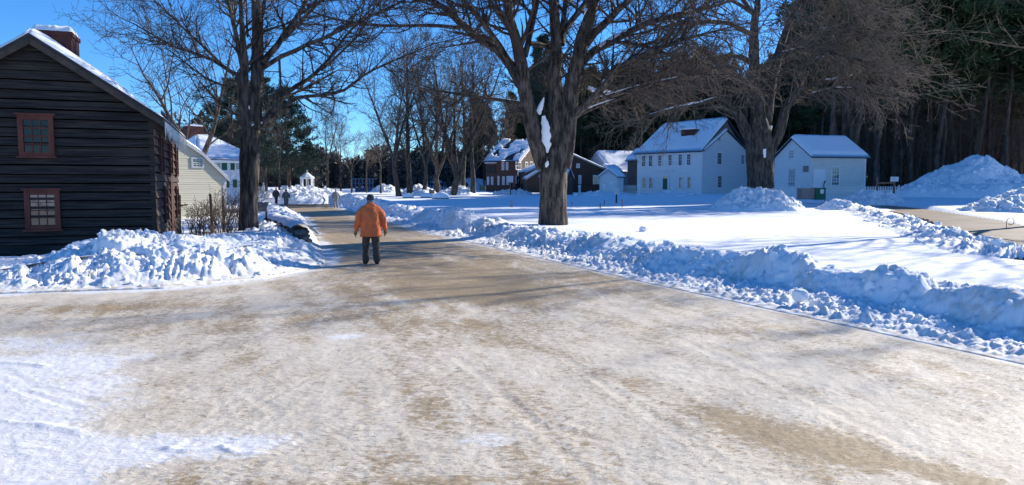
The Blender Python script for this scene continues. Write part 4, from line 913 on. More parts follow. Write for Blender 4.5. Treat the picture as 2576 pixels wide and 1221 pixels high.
# --- blue-grey low structure
bx, by = K(912) * 118, 118.0
bs = thing('open_shelter', 'long low blue-grey open shelter beyond the far end of the road', 'shelter', (bx, by, 1.1))
hwid = (K(938) - K(886)) * 118 / 2; zt = P(912, 449, 118)[2]
b = MB()
for i in range(7): b.box((bx - hwid + hwid * 2 * i / 6, by, (zt + .9) / 2), (.09, .09, (zt - .9) / 2)); 
for z_ in (.35, .68, 1.0): b.box((bx, by + .01, 1.0 + (zt - 1.0) * z_ - .06), (hwid + .1, .05, .07))
b.build('frame', M_blueshed, bs); b = MB(); b.box((bx, by + 1.2, zt - .06), (hwid + .2, 1.3, .05)); b.build('roof', M_blueshed, bs); b = MB(); b.box((bx, by + 2.4, 1.35), (hwid, .06, .45)); b.build('back_wall', M_blueshed, bs)

# ------------------------------------------------------------------ small furniture of the place
def post(mb, x, y, z0, h, r=.05, lean=(0, 0)): mb.tube([(x, y, z0 - .3), (x + lean[0] * .5, y + lean[1] * .5, z0 + h * .5), (x + lean[0], y + lean[1], z0 + h)], [r * 1.1, r, r * .9], 7)
def sign(name, label, px, y0, y1, w, Yd, ybase, board=M_sign, pm=M_post, pr=.05, tilt=0, text=True, cat='sign', z0=None):
    x = K(px) * Yd; zt, zb = P(px, y0, Yd)[2], P(px, y1, Yd)[2]; g0 = z0 if z0 is not None else gz(x, Yd); hw_ = w / FPX * Yd / 2
    th = thing(name, label, cat, (x, Yd, g0)); b = MB(); post(b, x, Yd + .04, g0, max(zb - g0, .2) + (zt - zb) * .5, pr); b.build('post', pm, th)
    b = MB(); b.box((x, Yd - .03, (zt + zb) / 2), (hw_, .02, (zt - zb) / 2)); bd = b.build('board', board, th)
    if text:
        b = MB(); n = 5
        for i in range(n): zz_ = zt - (zt - zb) * (i + 1) / (n + 1.2); b.box((x - (hw_ * .1 if i % 2 else 0), Yd - .053, zz_), (hw_ * (.62 if i % 2 else .72), .003, (zt - zb) * .02))
        b.build('faint_lines', mat('faded_print', (.35, .35, .38)), bd)
    return th
sign('notice_board', 'white notice on a thin dark post standing in the snowy lawn', 1551, 474, 489, 11, 58, 520, pm=M_black, pr=.06)
sign('notice_board', 'large white square notice in front of the red-brown building', 1284, 443, 459, 14, 88, 480, pr=.07)
sign('notice_board', 'white notice on a wooden post right of the white picket fence', 2249, 445, 457, 20, 66, 470)
def leaflet(): pass
xl, yl = K(659) * 30, 30.0
lb = thing('reading_panel', 'slanted grey information panel on a single post right of the slim tree', 'sign', (xl, yl, .5))
b = MB(); zt = P(659, 509, 30)[2]; zbb = P(659, 521, 30)[2]; b.beam((xl + .15, yl, .2), (xl + .15, yl, zbb + .1), .06); b.build('post', M_black, lb)
b = MB(); b.prism([(xl - .28, yl - .14, zbb), (xl + .24, yl - .14, zbb), (xl + .24, yl + .1, zt), (xl - .28, yl + .1, zt)], (0, .03, -.03)); b.build('board', M_greymetal, lb)
b = MB(); b.box((xl - .02, yl - .16, zbb - .09), (.26, .02, .09)); b.build('lower_board', M_greymetal, lb)
# snow stakes with a rope, as on the lawn
stk = None; names = [(1285, 505, 526, 50, 'pale snow stake with a thin branch left of the big trunk'), (1438, 507, 525, 50, 'thin stake on the lawn closest to the right side of the big trunk'), (1510, 512, 533, 48, 'thin stake nearest the camera, left of the lawn notice'), (1520, 503, 524, 54, 'thin stake just left of the white lawn notice, the farther of two'), (1565, 505, 528, 50, 'short stake with a knob just right of the white lawn notice')]
prev = None
for i, (px, y0, y1, Yd, lab) in enumerate(names):
    x = K(px) * Yd; zt = P(px, y0, Yd)[2]; g0 = gz(x, Yd); b = MB(); post(b, x, Yd, g0, zt - g0, .035, (.03, 0))
    if i == 0: post(b, x + .1, Yd + .05, g0, (zt - g0) * .8, .025)
    if i == 4: b.ball((x + .03, Yd, zt), .09, 6)
    tag(b.build('snow_stake', M_post if i else mat('pale_stick', (.3, .24, .18), None)), lab, 'stake', 'snow stakes on the lawn')
# green utility box and brown bin
def bin_(name, label, cat, px0, px1, y0, y1, Yd, m, dep=.5, lid=None):
    x0, x1 = K(px0) * Yd, K(px1) * Yd; zt = P((px0 + px1) / 2, y0, Yd)[2]; zb = P((px0 + px1) / 2, y1, Yd)[2]; x = (x0 + x1) / 2
    th = thing(name, label, cat, (x, Yd, zb)); b = MB(); b.box((x, Yd + dep, (zt + zb) / 2 - .04), ((x1 - x0) / 2, dep, (zt - zb) / 2 - .04)); b.build('body', m, th)
    b = MB(); b.box((x, Yd + dep, zt - .035), ((x1 - x0) / 2 + .03, dep + .03, .04)); b.build('lid', lid or m, th)
    b = MB()
    for i in range(3): b.box((x - (x1 - x0) * .3 + (x1 - x0) * .3 * i, Yd - .012, (zt + zb) / 2 - .05), (.012, .012, (zt - zb) / 2 - .12))
    b.build('ribs', m, th); return th, x, zt, zb
gb_, x, zt, zb = bin_('utility_box', 'green utility cabinet with a white label in front of the small white house', 'utility box', 2053, 2078, 473, 503, 56, M_green)
b = MB(); b.box((x + .08, 56 - .03, zt - .28), (.13, .004, .16)); b.build('label_plate', M_sign, gb_)
bin_('waste_bin', 'brown-grey slatted bin directly left of the green utility cabinet', 'bin', 2018, 2051, 474, 502, 56.2, M_tan)
bin_('utility_box', 'small green cabinet by the left corner of the red-brown building', 'utility box', 1206, 1221, 467, 480, 96, M_greendark)
bin_('stone_block', 'low brown stone block between the two white snow heaps of the tree row', 'stone block', 1079, 1092, 478, 488, 78, M_stone, dep=.35)
# snow-covered benches
def bench(px0, px1, y0, y1, Yd, label):
    x0, x1 = K(px0) * Yd, K(px1) * Yd; x = (x0 + x1) / 2; w_ = (x1 - x0) / 2; zt = P(px0, y0, Yd)[2]; zb = gz(x, Yd); zs_ = zb + (zt - zb) * .14
    th = thing('snow_covered_bench', label, 'bench', (x, Yd, zb)); b = MB(); b.box((x, Yd, zs_ - .05), (w_ * .95, .3, .05))
    for s_ in (-.75, .75): b.box((x + s_ * w_, Yd, zb + (zs_ - zb) / 2 - .2), (.06, .22, (zs_ - zb) / 2 + .15))
    b.build('seat', M_stone, th)
    g = np.linspace(-1, 1, 30); A, B = np.meshgrid(g, g, indexing='ij'); H = (zt - zs_) * (np.clip((1 - abs(A) ** 3), 0, 1) ** .5) * (np.clip(1 - abs(B) ** 3, 0, 1) ** .5) * (.85 + .3 * fbm(A * 2 + px0, B * 2, 3, 2))
    idx = np.arange(900).reshape(30, 30); F_ = np.stack([idx[:-1, :-1], idx[1:, :-1], idx[1:, 1:], idx[:-1, 1:]], -1).reshape(-1, 4)
    obj_np('snow_cap', np.stack([(x + A * w_).ravel(), (Yd + B * .38).ravel(), (zs_ + .003 + H).ravel()], -1), F_, M_snow_smooth, th, True)
bench(1013, 1040, 487, 496, 72, 'bench under a smooth snow loaf, leftmost of three before the tree row')
bench(1058, 1092, 486, 496, 73, 'bench under a long snow loaf, the middle of three before the tree row')
bench(1086, 1130, 485, 497, 69, 'bench under the largest smooth snow loaf, rightmost of three before the tree row')
# picket fence by the small house
def fence(label, p0, p1, h, z0, m, group=None, pick=.14, rails=(.35, .8), name='picket_fence'):
    th = thing(name, label, 'fence', (p0[0], p0[1], z0)); L = math.hypot(p1[0] - p0[0], p1[1] - p0[1]); d = ((p1[0] - p0[0]) / L, (p1[1] - p0[1]) / L); a = math.atan2(d[1], d[0])
    b = MB(); n = int(L / pick)
    for i in range(n): x, y = p0[0] + d[0] * pick * i, p0[1] + d[1] * pick * i; b.prism([(x - d[0] * .035, y - d[1] * .035, z0 - .2), (x + d[0] * .035, y + d[1] * .035, z0 - .2), (x + d[0] * .035, y + d[1] * .035, z0 + h), (x, y, z0 + h + .05), (x - d[0] * .035, y - d[1] * .035, z0 + h)], (-d[1] * .02, d[0] * .02, 0))
    b.build('pickets', m, th); b = MB()
    for f in rails: b.beam((p0[0] - d[1] * .045, p0[1] + d[0] * .045, z0 + h * f), (p1[0] - d[1] * .045, p1[1] + d[0] * .045, z0 + h * f), .04, .07)
    b.build('rail', m, th)
    k = max(1, int(L / 2.4))
    for i in range(k + 1): b = MB(); t = L * i / k; b.box((p0[0] + d[0] * t - d[1] * .11, p0[1] + d[1] * t + d[0] * .11, z0 + h * .5), (.05, .05, h * .5 + .15), a); b.build('post', m, th)
    return th
zf = gz(K(2150) * 70, 70)
fence('white picket fence in front of the small white house, half buried in snow', (K(2080) * 70, 70), (K(2262) * 68, 68), P(2150, 470, 70)[2] - zf, zf, M_white)
fence('short piece of white picket fence left of the brown-grey bin', (K(1962) * 72, 72), (K(2010) * 71, 71), P(1980, 472, 72)[2] - zf, zf, M_white)
fence('grey shaded picket fence left of the large white house', (K(1562) * 92, 92), (K(1604) * 90, 90), 1.1, 1.0, M_offwhite)
# white gateposts with snow caps
for i, (px, y0, y1, Yd, lab) in enumerate(((1520, 463, 482, 84, 'white gatepost with a pointed snow cap left of the lawn notice'), (1538, 459, 480, 84, 'tallest white gatepost with a snow cap, right behind the lawn notice'), (1606, 463, 475, 88, 'white gatepost at the left corner of the large white house'), (1690, 468, 478, 88, 'low white gatepost right of the green door'), (1458, 466, 476, 90, 'small snow-capped post in front of the brown gabled building'))):
    x = K(px) * Yd; zt = P(px, y0, Yd)[2]; zb = gz(x, Yd); th = thing('gatepost', lab, 'gatepost', (x, Yd, zb), 'white gateposts'); b = MB(); b.box((x, Yd, (zt + zb) / 2 - .2), (.14, .14, (zt - zb) / 2 - .05)); b.box((x, Yd, zt - .22), (.18, .18, .03)); b.build('post', M_white, th)
    b = MB(); b.rings([(x, Yd, zt - .188, .19, .19), (x, Yd, zt - .08, .16, .16), (x, Yd, zt + .05, .03, .03)], 10); b.build('snow_cap', M_snow_smooth, th)
# wooden hitching frame at the right, shepherd's hook
b = MB(); Yd = 62; xa, xb = K(2206) * Yd, K(2250) * Yd; zg_ = gz(xa, Yd); post(b, xa, Yd, zg_, P(2206, 446, Yd)[2] - zg_, .08); b.beam((xa, Yd, P(2206, 461, Yd)[2]), (xb, Yd, P(2250, 460, Yd)[2]), .1, .12); post(b, xb, Yd - .02, zg_, P(2250, 458, Yd)[2] - zg_, .06)
tag(b.build('hitching_rail', mat('rail_wood', (.17, .10, .06), (.22, .15, .1), .85, 4)), 'brown wooden hitching rail with a tall left post before the dark woods', 'rail')
b = MB(); Yd = 27; x = K(2537) * Yd; z_ = lambda y: P(2537, y, Yd)[2]; pts = [(x, Yd, .2), (x, Yd, z_(560))]; r0 = (K(2556) - K(2537)) * Yd / 2
for i in range(17): a = math.pi - i / 16 * math.pi * 1.75; rr2 = r0 * (1 - .25 * max(0, i - 9) / 7); pts.append((x + r0 + rr2 * math.cos(a), Yd, z_(558) + rr2 * math.sin(a)))
b.tube(pts, [.012] * len(pts), 5); tag(b.build('shepherd_hook', M_black), 'thin black curled shepherd hook standing in the snow at the right edge', 'hook')
# garden posts near the cream house
for i, (px, y0, y1, Yd, lab, ln) in enumerate(((447, 491, 560, 27.5, 'leaning weathered post with a crosspiece next to the corner of the dark house', (.06, 0)), (532, 488, 556, 27.5, 'weathered upright post in the middle of the bare shrubs', (-.06, 0)), (560, 492, 545, 29, 'weathered post half hidden by shrubs near the slim tree', (0, 0)))):
    x = K(px) * Yd; zt = P(px, y0, Yd)[2]; b = MB(); g0 = gz(x, Yd); post(b, x, Yd, g0, zt - g0, .055, ln)
    if i == 0: b.beam((x - .1, Yd, zt - .42), (x + .35, Yd, zt - .36), .05)
    tag(b.build('garden_post', M_pinebark), lab, 'post', 'garden posts by the shrubs')
# rough fieldstone wall with snow along the left road edge
sw = thing('stone_wall', 'dark dry stone wall capped with snow between the slim tree and the road', 'stone wall', (-7.6, 25, .2))
VV = []; FF = []; bs_ = 0; gs = np.random.default_rng(3); WL = [P(760, 600, 22.5)[:2], P(735, 575, 25.5)[:2], P(705, 553, 29)[:2], P(680, 545, 32)[:2]]
def wpt(t):
    k = min(int(t * 3), 2); f = t * 3 - k; return lerp(WL[k], WL[k + 1], f)
for i in range(230):
    t = gs.random(); p = wpt(t); lay = gs.integers(0, 4); r_ = gs.uniform(.10, .19); v = _v1 * (1 + .2 * gs.standard_normal((42, 1)) * .5) * np.array([r_ * 1.3, r_, r_ * .75])
    VV.append(v + np.array([p[0] + gs.uniform(-.14, .14), p[1] + gs.uniform(-.1, .1), .12 + lay * .15])); FF.append(np.array(_f1) + bs_); bs_ += 42
obj_np('stones', np.vstack(VV), np.vstack(FF), M_stone, sw)
n1, n2 = 60, 10; T_, S_ = np.meshgrid(np.linspace(0, 1, n1), np.linspace(-1, 1, n2), indexing='ij'); PP = np.array([wpt(t) for t in np.linspace(0, .999, n1)])
Xc = PP[:, 0][:, None] + (S_ + .25) * .40; Yc = PP[:, 1][:, None] + S_ * .15; Zc = .70 + .16 * (1 - S_ ** 2) + .14 * (fbm(T_ * 14, S_ * 1.2, 9, 3) - .5) - .18 * np.clip(S_, 0, 1)
idx = np.arange(n1 * n2).reshape(n1, n2); F_ = np.stack([idx[:-1, :-1], idx[1:, :-1], idx[1:, 1:], idx[:-1, 1:]], -1).reshape(-1, 4)
obj_np('snow_cap', np.stack([Xc.ravel(), Yc.ravel(), Zc.ravel()], -1), F_, M_snow, sw, True)

# ------------------------------------------------------------------ trees
def vadd(a, b, k=1.0): return (a[0] + b[0] * k, a[1] + b[1] * k, a[2] + b[2] * k)
def vnorm(a): L = math.sqrt(a[0] ** 2 + a[1] ** 2 + a[2] ** 2) or 1; return (a[0] / L, a[1] / L, a[2] / L)
def perp_rot(g, d, ang):
    """unit vector at angle ang from d, random azimuth"""
    while True:
        r_ = (g.gauss(0, 1), g.gauss(0, 1), g.gauss(0, 1)); dt = r_[0] * d[0] + r_[1] * d[1] + r_[2] * d[2]
        p = (r_[0] - d[0] * dt, r_[1] - d[1] * dt, r_[2] - d[2] * dt); L = math.sqrt(p[0] ** 2 + p[1] ** 2 + p[2] ** 2)
        if L > .2: break
    s_, c_ = math.sin(ang), math.cos(ang); return vnorm((d[0] * c_ + p[0] / L * s_, d[1] * c_ + p[1] / L * s_, d[2] * c_ + p[2] / L * s_))
def grow(g, out, p, d, L, r, lev, maxlev, up=.08, wig=.16, dens=(5, 7, 6, 5), ratio=.55, rmin=.006, droop=0.0, t0=.2, seg=None, ang=(28, 62)):
    n = seg or (7 if lev == 0 else 5 if lev == 1 else 4); pts = [p]; rr = [r]; q = p; dd = d; st = L / (n - 1); r1 = max(r * .22, rmin)
    dirs = [d]
    for i in range(1, n):
        dd = vnorm((dd[0] + g.gauss(0, wig), dd[1] + g.gauss(0, wig), dd[2] + g.gauss(0, wig * .8) + up - droop * i / n)); q = vadd(q, dd, st)
        pts.append(q); rr.append(r + (r1 - r) * i / (n - 1)); dirs.append(dd)
    out[min(lev, len(out) - 1)].append((pts, rr))
    if lev >= maxlev: return
    k = dens[min(lev, len(dens) - 1)]
    for i in range(k):
        t = t0 + (1 - t0) * (i + g.random()) / k; j = min(int(t * (n - 1)), n - 2); f = t * (n - 1) - j
        pp = tuple(pts[j][a] + (pts[j + 1][a] - pts[j][a]) * f for a in range(3)); rl = rr[j] + (rr[j + 1] - rr[j]) * f
        cd = perp_rot(g, dirs[j], R(g.uniform(*ang)))
        grow(g, out, pp, cd, L * ratio * (1.15 - .55 * t) * g.uniform(.7, 1.25), max(rl * .62, rmin), lev + 1, maxlev, up, wig * 1.05, dens, ratio, rmin, droop, t0)
def resample(pts, rads, step, g, wig):
    P_ = []; Rr = []
    for i in range(len(pts) - 1):
        L = math.dist(pts[i], pts[i + 1]); n = max(1, int(L / step))
        for k in range(n):
            f = k / n; P_.append(lerp(pts[i], pts[i + 1], f)); Rr.append(rads[i] + (rads[i + 1] - rads[i]) * f)
    P_.append(pts[-1]); Rr.append(rads[-1]); a = np.array(P_)
    for it in range(2): a[1:-1] = a[1:-1] * .5 + (a[:-2] + a[2:]) * .25
    for i in range(1, len(a) - 1): a[i] += np.array([g.gauss(0, wig), g.gauss(0, wig), g.gauss(0, wig)]) * min(1, Rr[i] * 6)
    return [tuple(x) for x in a], Rr
def barked(plist, k=44, amp=.15, seed=1, fine=.07):
    """thick stems: rings with vertical furrows"""
    VV = []; FF = []; b = 0
    for pts, rads in plist:
        g = random.Random(seed); P2, R2_ = resample(pts, rads, max(fine, .05), g, 0)
        V, F = tubes([(P2, R2_)], k); V = V.reshape(len(P2), k, 3); c = np.array(P2)[:, None, :]; d = V - c; L = np.cumsum([0] + [math.dist(P2[i], P2[i + 1]) for i in range(len(P2) - 1)])
        A, H = np.meshgrid(np.arange(k) * 1.0, L, indexing='xy'); rad = np.array(R2_)[:, None]
        an = A / k * 2 * math.pi; wob = vn(np.cos(an) * 2.2 + 5, np.sin(an) * 2.2 + H * .35, seed) - .5; fur = np.abs(vn(np.cos(an) * 5 + H * .25, np.sin(an) * 5 + H * .7, seed + 3) - .5) * 2
        V = c + d * (1 + amp * 1.4 * wob + amp * (fur - .5))[..., None]; VV.append(V.reshape(-1, 3)); FF.append(F + b); b += len(V.reshape(-1, 3)); seed += 1
    return np.vstack(VV), np.vstack(FF)
def limb_px(Yd, pts, widths, g, dY=0.0, wig=.03):
    """limb laid out by where it is seen; dY = how far its tip leans away from the viewer"""
    n = len(pts); P_ = []; R_ = []
    for i, (x, y) in enumerate(pts): Y_ = Yd + dY * (i / max(1, n - 1)) ** 1.3; P_.append(P(x, y, Y_)); R_.append(widths[i] / FPX * Y_ / 2)
    return P_, R_
def twigs_on(g, out, limb, lev0, n, L0, dens, t0=.25, up=.1, ang=(30, 65), rmin=.006, ratio=.55, droop=0, maxlev=3, wig=.17):
    pts, rads = limb; m = len(pts); D = [math.dist(pts[i], pts[i + 1]) for i in range(m - 1)]; T = sum(D)
    for i in range(n):
        t = (t0 + (1 - t0) * (i + g.random()) / n) * T; j = 0
        while j < m - 2 and t > D[j]: t -= D[j]; j += 1
        f = min(t / D[j], 1); pp = lerp(pts[j], pts[j + 1], f); rl = rads[j] + (rads[j + 1] - rads[j]) * f; d = vnorm(tuple(pts[j + 1][a] - pts[j][a] for a in range(3)))
        grow(g, out, pp, perp_rot(g, d, R(g.uniform(*ang))), L0 * g.uniform(.6, 1.3), max(min(rl * .55, .06), rmin * 2), 1, maxlev, up, wig, dens, ratio, rmin, droop, .2)
def big_tree(name, label, base, Yd, trunk, limbs, g, twig_n, L0, dens, mb, mt, snow=None, ttw=None, droop=0, up=.1, maxlev=3, rmin=.006, flare=1.25):
    th = thing(name, label, 'tree', base)
    tp, tr_ = limb_px(Yd, trunk[0], trunk[1], g); tr_ = list(tr_); tp = [(tp[0][0], tp[0][1], tp[0][2] - .5)] + tp; tr_ = [tr_[0] * flare] + tr_
    thick = [(tp, tr_)]; thin = []; out = [[], [], [], []]
    for (pts, ws, dY, n, *o) in limbs:
        L = limb_px(Yd, pts, ws, g, dY); P2, R2_ = resample(L[0], L[1], .6, g, .035)
        (thick if max(ws) >= 22 else thin).append((P2, R2_))
        twigs_on(g, out, (P2, R2_), 1, n, L0 * (o[0] if o else 1), dens, droop=droop, up=up, maxlev=maxlev, rmin=rmin)
        e = P2[-1]; d = vnorm(tuple(P2[-1][a] - P2[-2][a] for a in range(3)))
        grow(g, out, e, d, L0 * 1.6, R2_[-1], 1, maxlev, up, .14, dens, .6, rmin, droop, .1)
    V, F = barked(thick, seed=g.randrange(100)); tk = obj_np('trunk', V, F, mb, th, True)
    for q in thin: V, F = tubes([q], 9); obj_np('limb', V, F, mb, th, True)
    allt = [(p, r) for l in out for p, r in l]; ks = out[1]; V, F = tubes(ks, 5); Vb, Fb = tubes([q for l in out[2:] for q in l], 3)
    o = obj_np('crown', np.vstack([V, Vb]), np.vstack([F, Fb + len(V)]), mt, th)
    return th, thick, thin
def snow_on(limbs, parent, f=.55, lift=.7, seed=2, name='snow_cap', lo=0, hi=1, wob=.6):
    """strip of snow lying along the top of a limb"""
    for (pts, rads) in limbs:
        n = len(pts); a, b = int(lo * (n - 1)), int(hi * (n - 1)) + 1; pp = pts[a:b]; rr = rads[a:b]; g = random.Random(seed)
        if len(pp) < 3: continue
        P2, R2_ = resample(pp, rr, .18, g, .01)
        P3 = [(x, y, z + r * lift) for (x, y, z), r in zip(P2, R2_)]; R3 = [max(.015, r * f * (1 + wob * (g.random() - .5))) if 0 < i < len(R2_) - 1 else .005 for i, r in enumerate(R2_)]
        V, F = tubes([(P3, R3)], 8); obj_np(name, V, F, M_snow, parent, True)
def cz(l): return [((1012 + x * .4896), y * .4896) for x, y in l]
g = random.Random(11)
Yc = 30.0; bx = P(1391, 575, Yc)
limbs_c = [
 (cz([(735, 860), (700, 760), (650, 600), (625, 450), (612, 320)]), [46, 42, 38, 33, 30], -.6, 4),
 (cz([(612, 330), (585, 200), (560, 100), (530, 0), (500, -110), (470, -260)]), [29, 26, 23, 20, 16, 10], -1.5, 16),
 (cz([(630, 290), (665, 150), (700, 0), (725, -130), (760, -300)]), [16, 14, 12, 9, 6], .6, 12),
 (cz([(612, 440), (560, 330), (480, 250), (380, 190), (300, 120), (220, 30), (150, 0), (40, -60), (-90, -130)]), [26, 23, 21, 19, 17, 15, 13, 11, 7], 1.5, 26),
 (cz([(300, 145), (180, 125), (100, 132), (0, 135), (-110, 140), (-230, 125), (-400, 90), (-560, 20)]), [10, 9, 8, 7.5, 7, 6, 5, 3], 1.0, 24, .9),
 (cz([(560, 340), (500, 230), (440, 130), (370, 60), (300, 0), (220, -90)]), [15, 14, 13, 12, 10, 7], -2.5, 18),
 (cz([(600, 220), (540, 130), (480, 50), (440, 0), (380, -110)]), [13, 12, 10, 9, 6], -3.5, 14),
 (cz([(790, 850), (785, 600), (790, 400), (785, 200), (782, 0), (770, -200), (790, -400)]), [50, 44, 34, 29, 25, 18, 10], 0, 18),
 (cz([(820, 230), (828, 100), (840, 0), (870, -150), (880, -300)]), [16, 14, 12, 9, 6], 2.5, 14),
 (cz([(815, 190), (845, 130), (880, 80), (925, 55), (960, 0), (1010, -100)]), [17, 16, 15, 14, 12, 8], 2, 10),
 (cz([(820, 860), (845, 720), (855, 560), (885, 400), (920, 200), (955, 80), (985, 0), (1030, -150), (1060, -330)]), [48, 46, 40, 35, 31, 29, 26, 19, 9], -.8, 22),
 (cz([(940, 235), (1000, 160), (1060, 100), (1110, 45), (1165, 0), (1260, -90), (1380, -180)]), [20, 19, 18, 16, 14, 10, 6], -2.5, 22),
 (cz([(925, 320), (990, 250), (1060, 222), (1150, 170), (1260, 110), (1380, 85), (1503, 60), (1640, 20)]), [21, 19, 18, 17, 15, 12, 10, 6], 2.5, 30),
 (cz([(1050, 215), (1150, 205), (1270, 235), (1400, 300), (1503, 345), (1600, 360)]), [9, 9, 9, 8, 7, 4], 2.0, 18, .8),
 (cz([(845, 640), (900, 590), (955, 540), (1000, 500), (1040, 430), (1085, 360), (1140, 325), (1250, 270), (1380, 225), (1503, 185), (1650, 150)]), [22, 21, 20, 19, 17, 15, 14, 12, 10, 8, 4], -3, 40),
 (cz([(975, 520), (1030, 500), (1100, 485), (1180, 455), (1260, 435), (1340, 425), (1420, 395), (1503, 378), (1620, 385)]), [13, 12, 11, 11, 10, 9, 8, 7, 4], -1.0, 34, .9),
 (cz([(890, 600), (960, 545), (1040, 520), (1130, 520), (1200, 490), (1250, 470)]), [11, 10, 9, 8, 6, 4], 1.5, 14, .8),
 (cz([(640, 540), (600, 522), (500, 520), (400, 500), (300, 487), (200, 480), (130, 450)]), [11, 10, 9, 8, 6.5, 5, 3], 2.5, 22, .8),
 (cz([(650, 225), (700, 222), (750, 240), (830, 265), (900, 330)]), [13, 13, 12, 9, 6], 1.5, 8),
 (cz([(615, 470), (580, 430), (545, 400), (520, 375)]), [5, 4, 3, 2], -1, 4, .4),
]
tree_c, thick_c, thin_c = big_tree('bare_maple', 'massive bare maple with a split trunk and snow in its fork', (bx[0], Yc, bx[2]), Yc,
    ([(1391, 577), (1391, 530), (1391, 490), (1391, 440), (1394, 400), (1400, 360), (1402, 325)], [78, 72, 70, 71, 62, 44, 20]), limbs_c, g, 10, 1.9, (0, 7, 6, 4), M_bark, M_twig, up=.05)
snow_on([thick_c[i] for i in ()] or [thin_c[-0 or 0]], tree_c, .5, .6, 4) if False else None
allc = {}
for (pts, ws, dY, n, *o) in (limbs_c[15], limbs_c[12], limbs_c[16]):
    L = limb_px(Yc, pts, ws, g, dY); snow_on([resample(L[0], L[1], .6, random.Random(1), 0)], tree_c, .62, .65, 5, lo=.12, hi=.8)
L = limb_px(Yc, limbs_c[17][0], limbs_c[17][1], g, 2.5); snow_on([resample(L[0], L[1], .6, random.Random(1), 0)], tree_c, .45, .75, 6, lo=.05, hi=.6)
for li, f_, lo_, hi_ in ((14, .4, .25, .8), (11, .3, .1, .6), (4, .4, .2, .7), (3, .25, .25, .6), (13, .5, .2, .8)):
    L = limb_px(Yc, limbs_c[li][0], limbs_c[li][1], g, limbs_c[li][2]); snow_on([resample(L[0], L[1], .6, random.Random(1), 0)], tree_c, f_, .85, 20 + li, lo=lo_, hi=hi_, wob=1.2)
# the long plug of snow in the fork and the smaller patches
def snow_lump(pts, ws, Yd, parent, seed=1, squash=.6, name='snow_cap', k=14):
    P_ = [P(x, y, Yd) for x, y in pts]; Rr = [w / FPX * Yd / 2 for w in ws]; P2, R2_ = resample(P_, Rr, .07, random.Random(1), 0); V, F = tubes([(P2, R2_)], k)
    V = V.reshape(len(P2), k, 3); c = np.array(P2)[:, None, :]; d = V - c; d = d * (1 + 1.1 * (fbm(V[..., 2] * 5 + seed, V[..., 0] * 7, seed, 3) - .5))[..., None]; d[..., 1] *= squash; obj_np(name, (c + d).reshape(-1, 3), F, M_snow, parent, True)
snow_lump(cz([(726, 596), (732, 640), (738, 690), (746, 740), (745, 786)]), [8, 19, 26, 18, 3], Yc - .46, tree_c, 2)
snow_lump(cz([(728, 500), (718, 530), (702, 560), (706, 590)]), [2, 9, 16, 7], Yc - .3, tree_c, 3)
snow_lump(cz([(748, 828), (742, 845), (738, 860)]), [3, 9, 3], Yc - .64, tree_c, 4)
snow_lump(cz([(955, 450), (975, 458), (1005, 470), (1040, 466), (1070, 470)]), [8, 13, 14, 9, 4], Yc - .6, tree_c, 5)
snow_lump(cz([(950, 45), (940, 60), (934, 78)]), [3, 5, 2], Yc - .9, tree_c, 6)

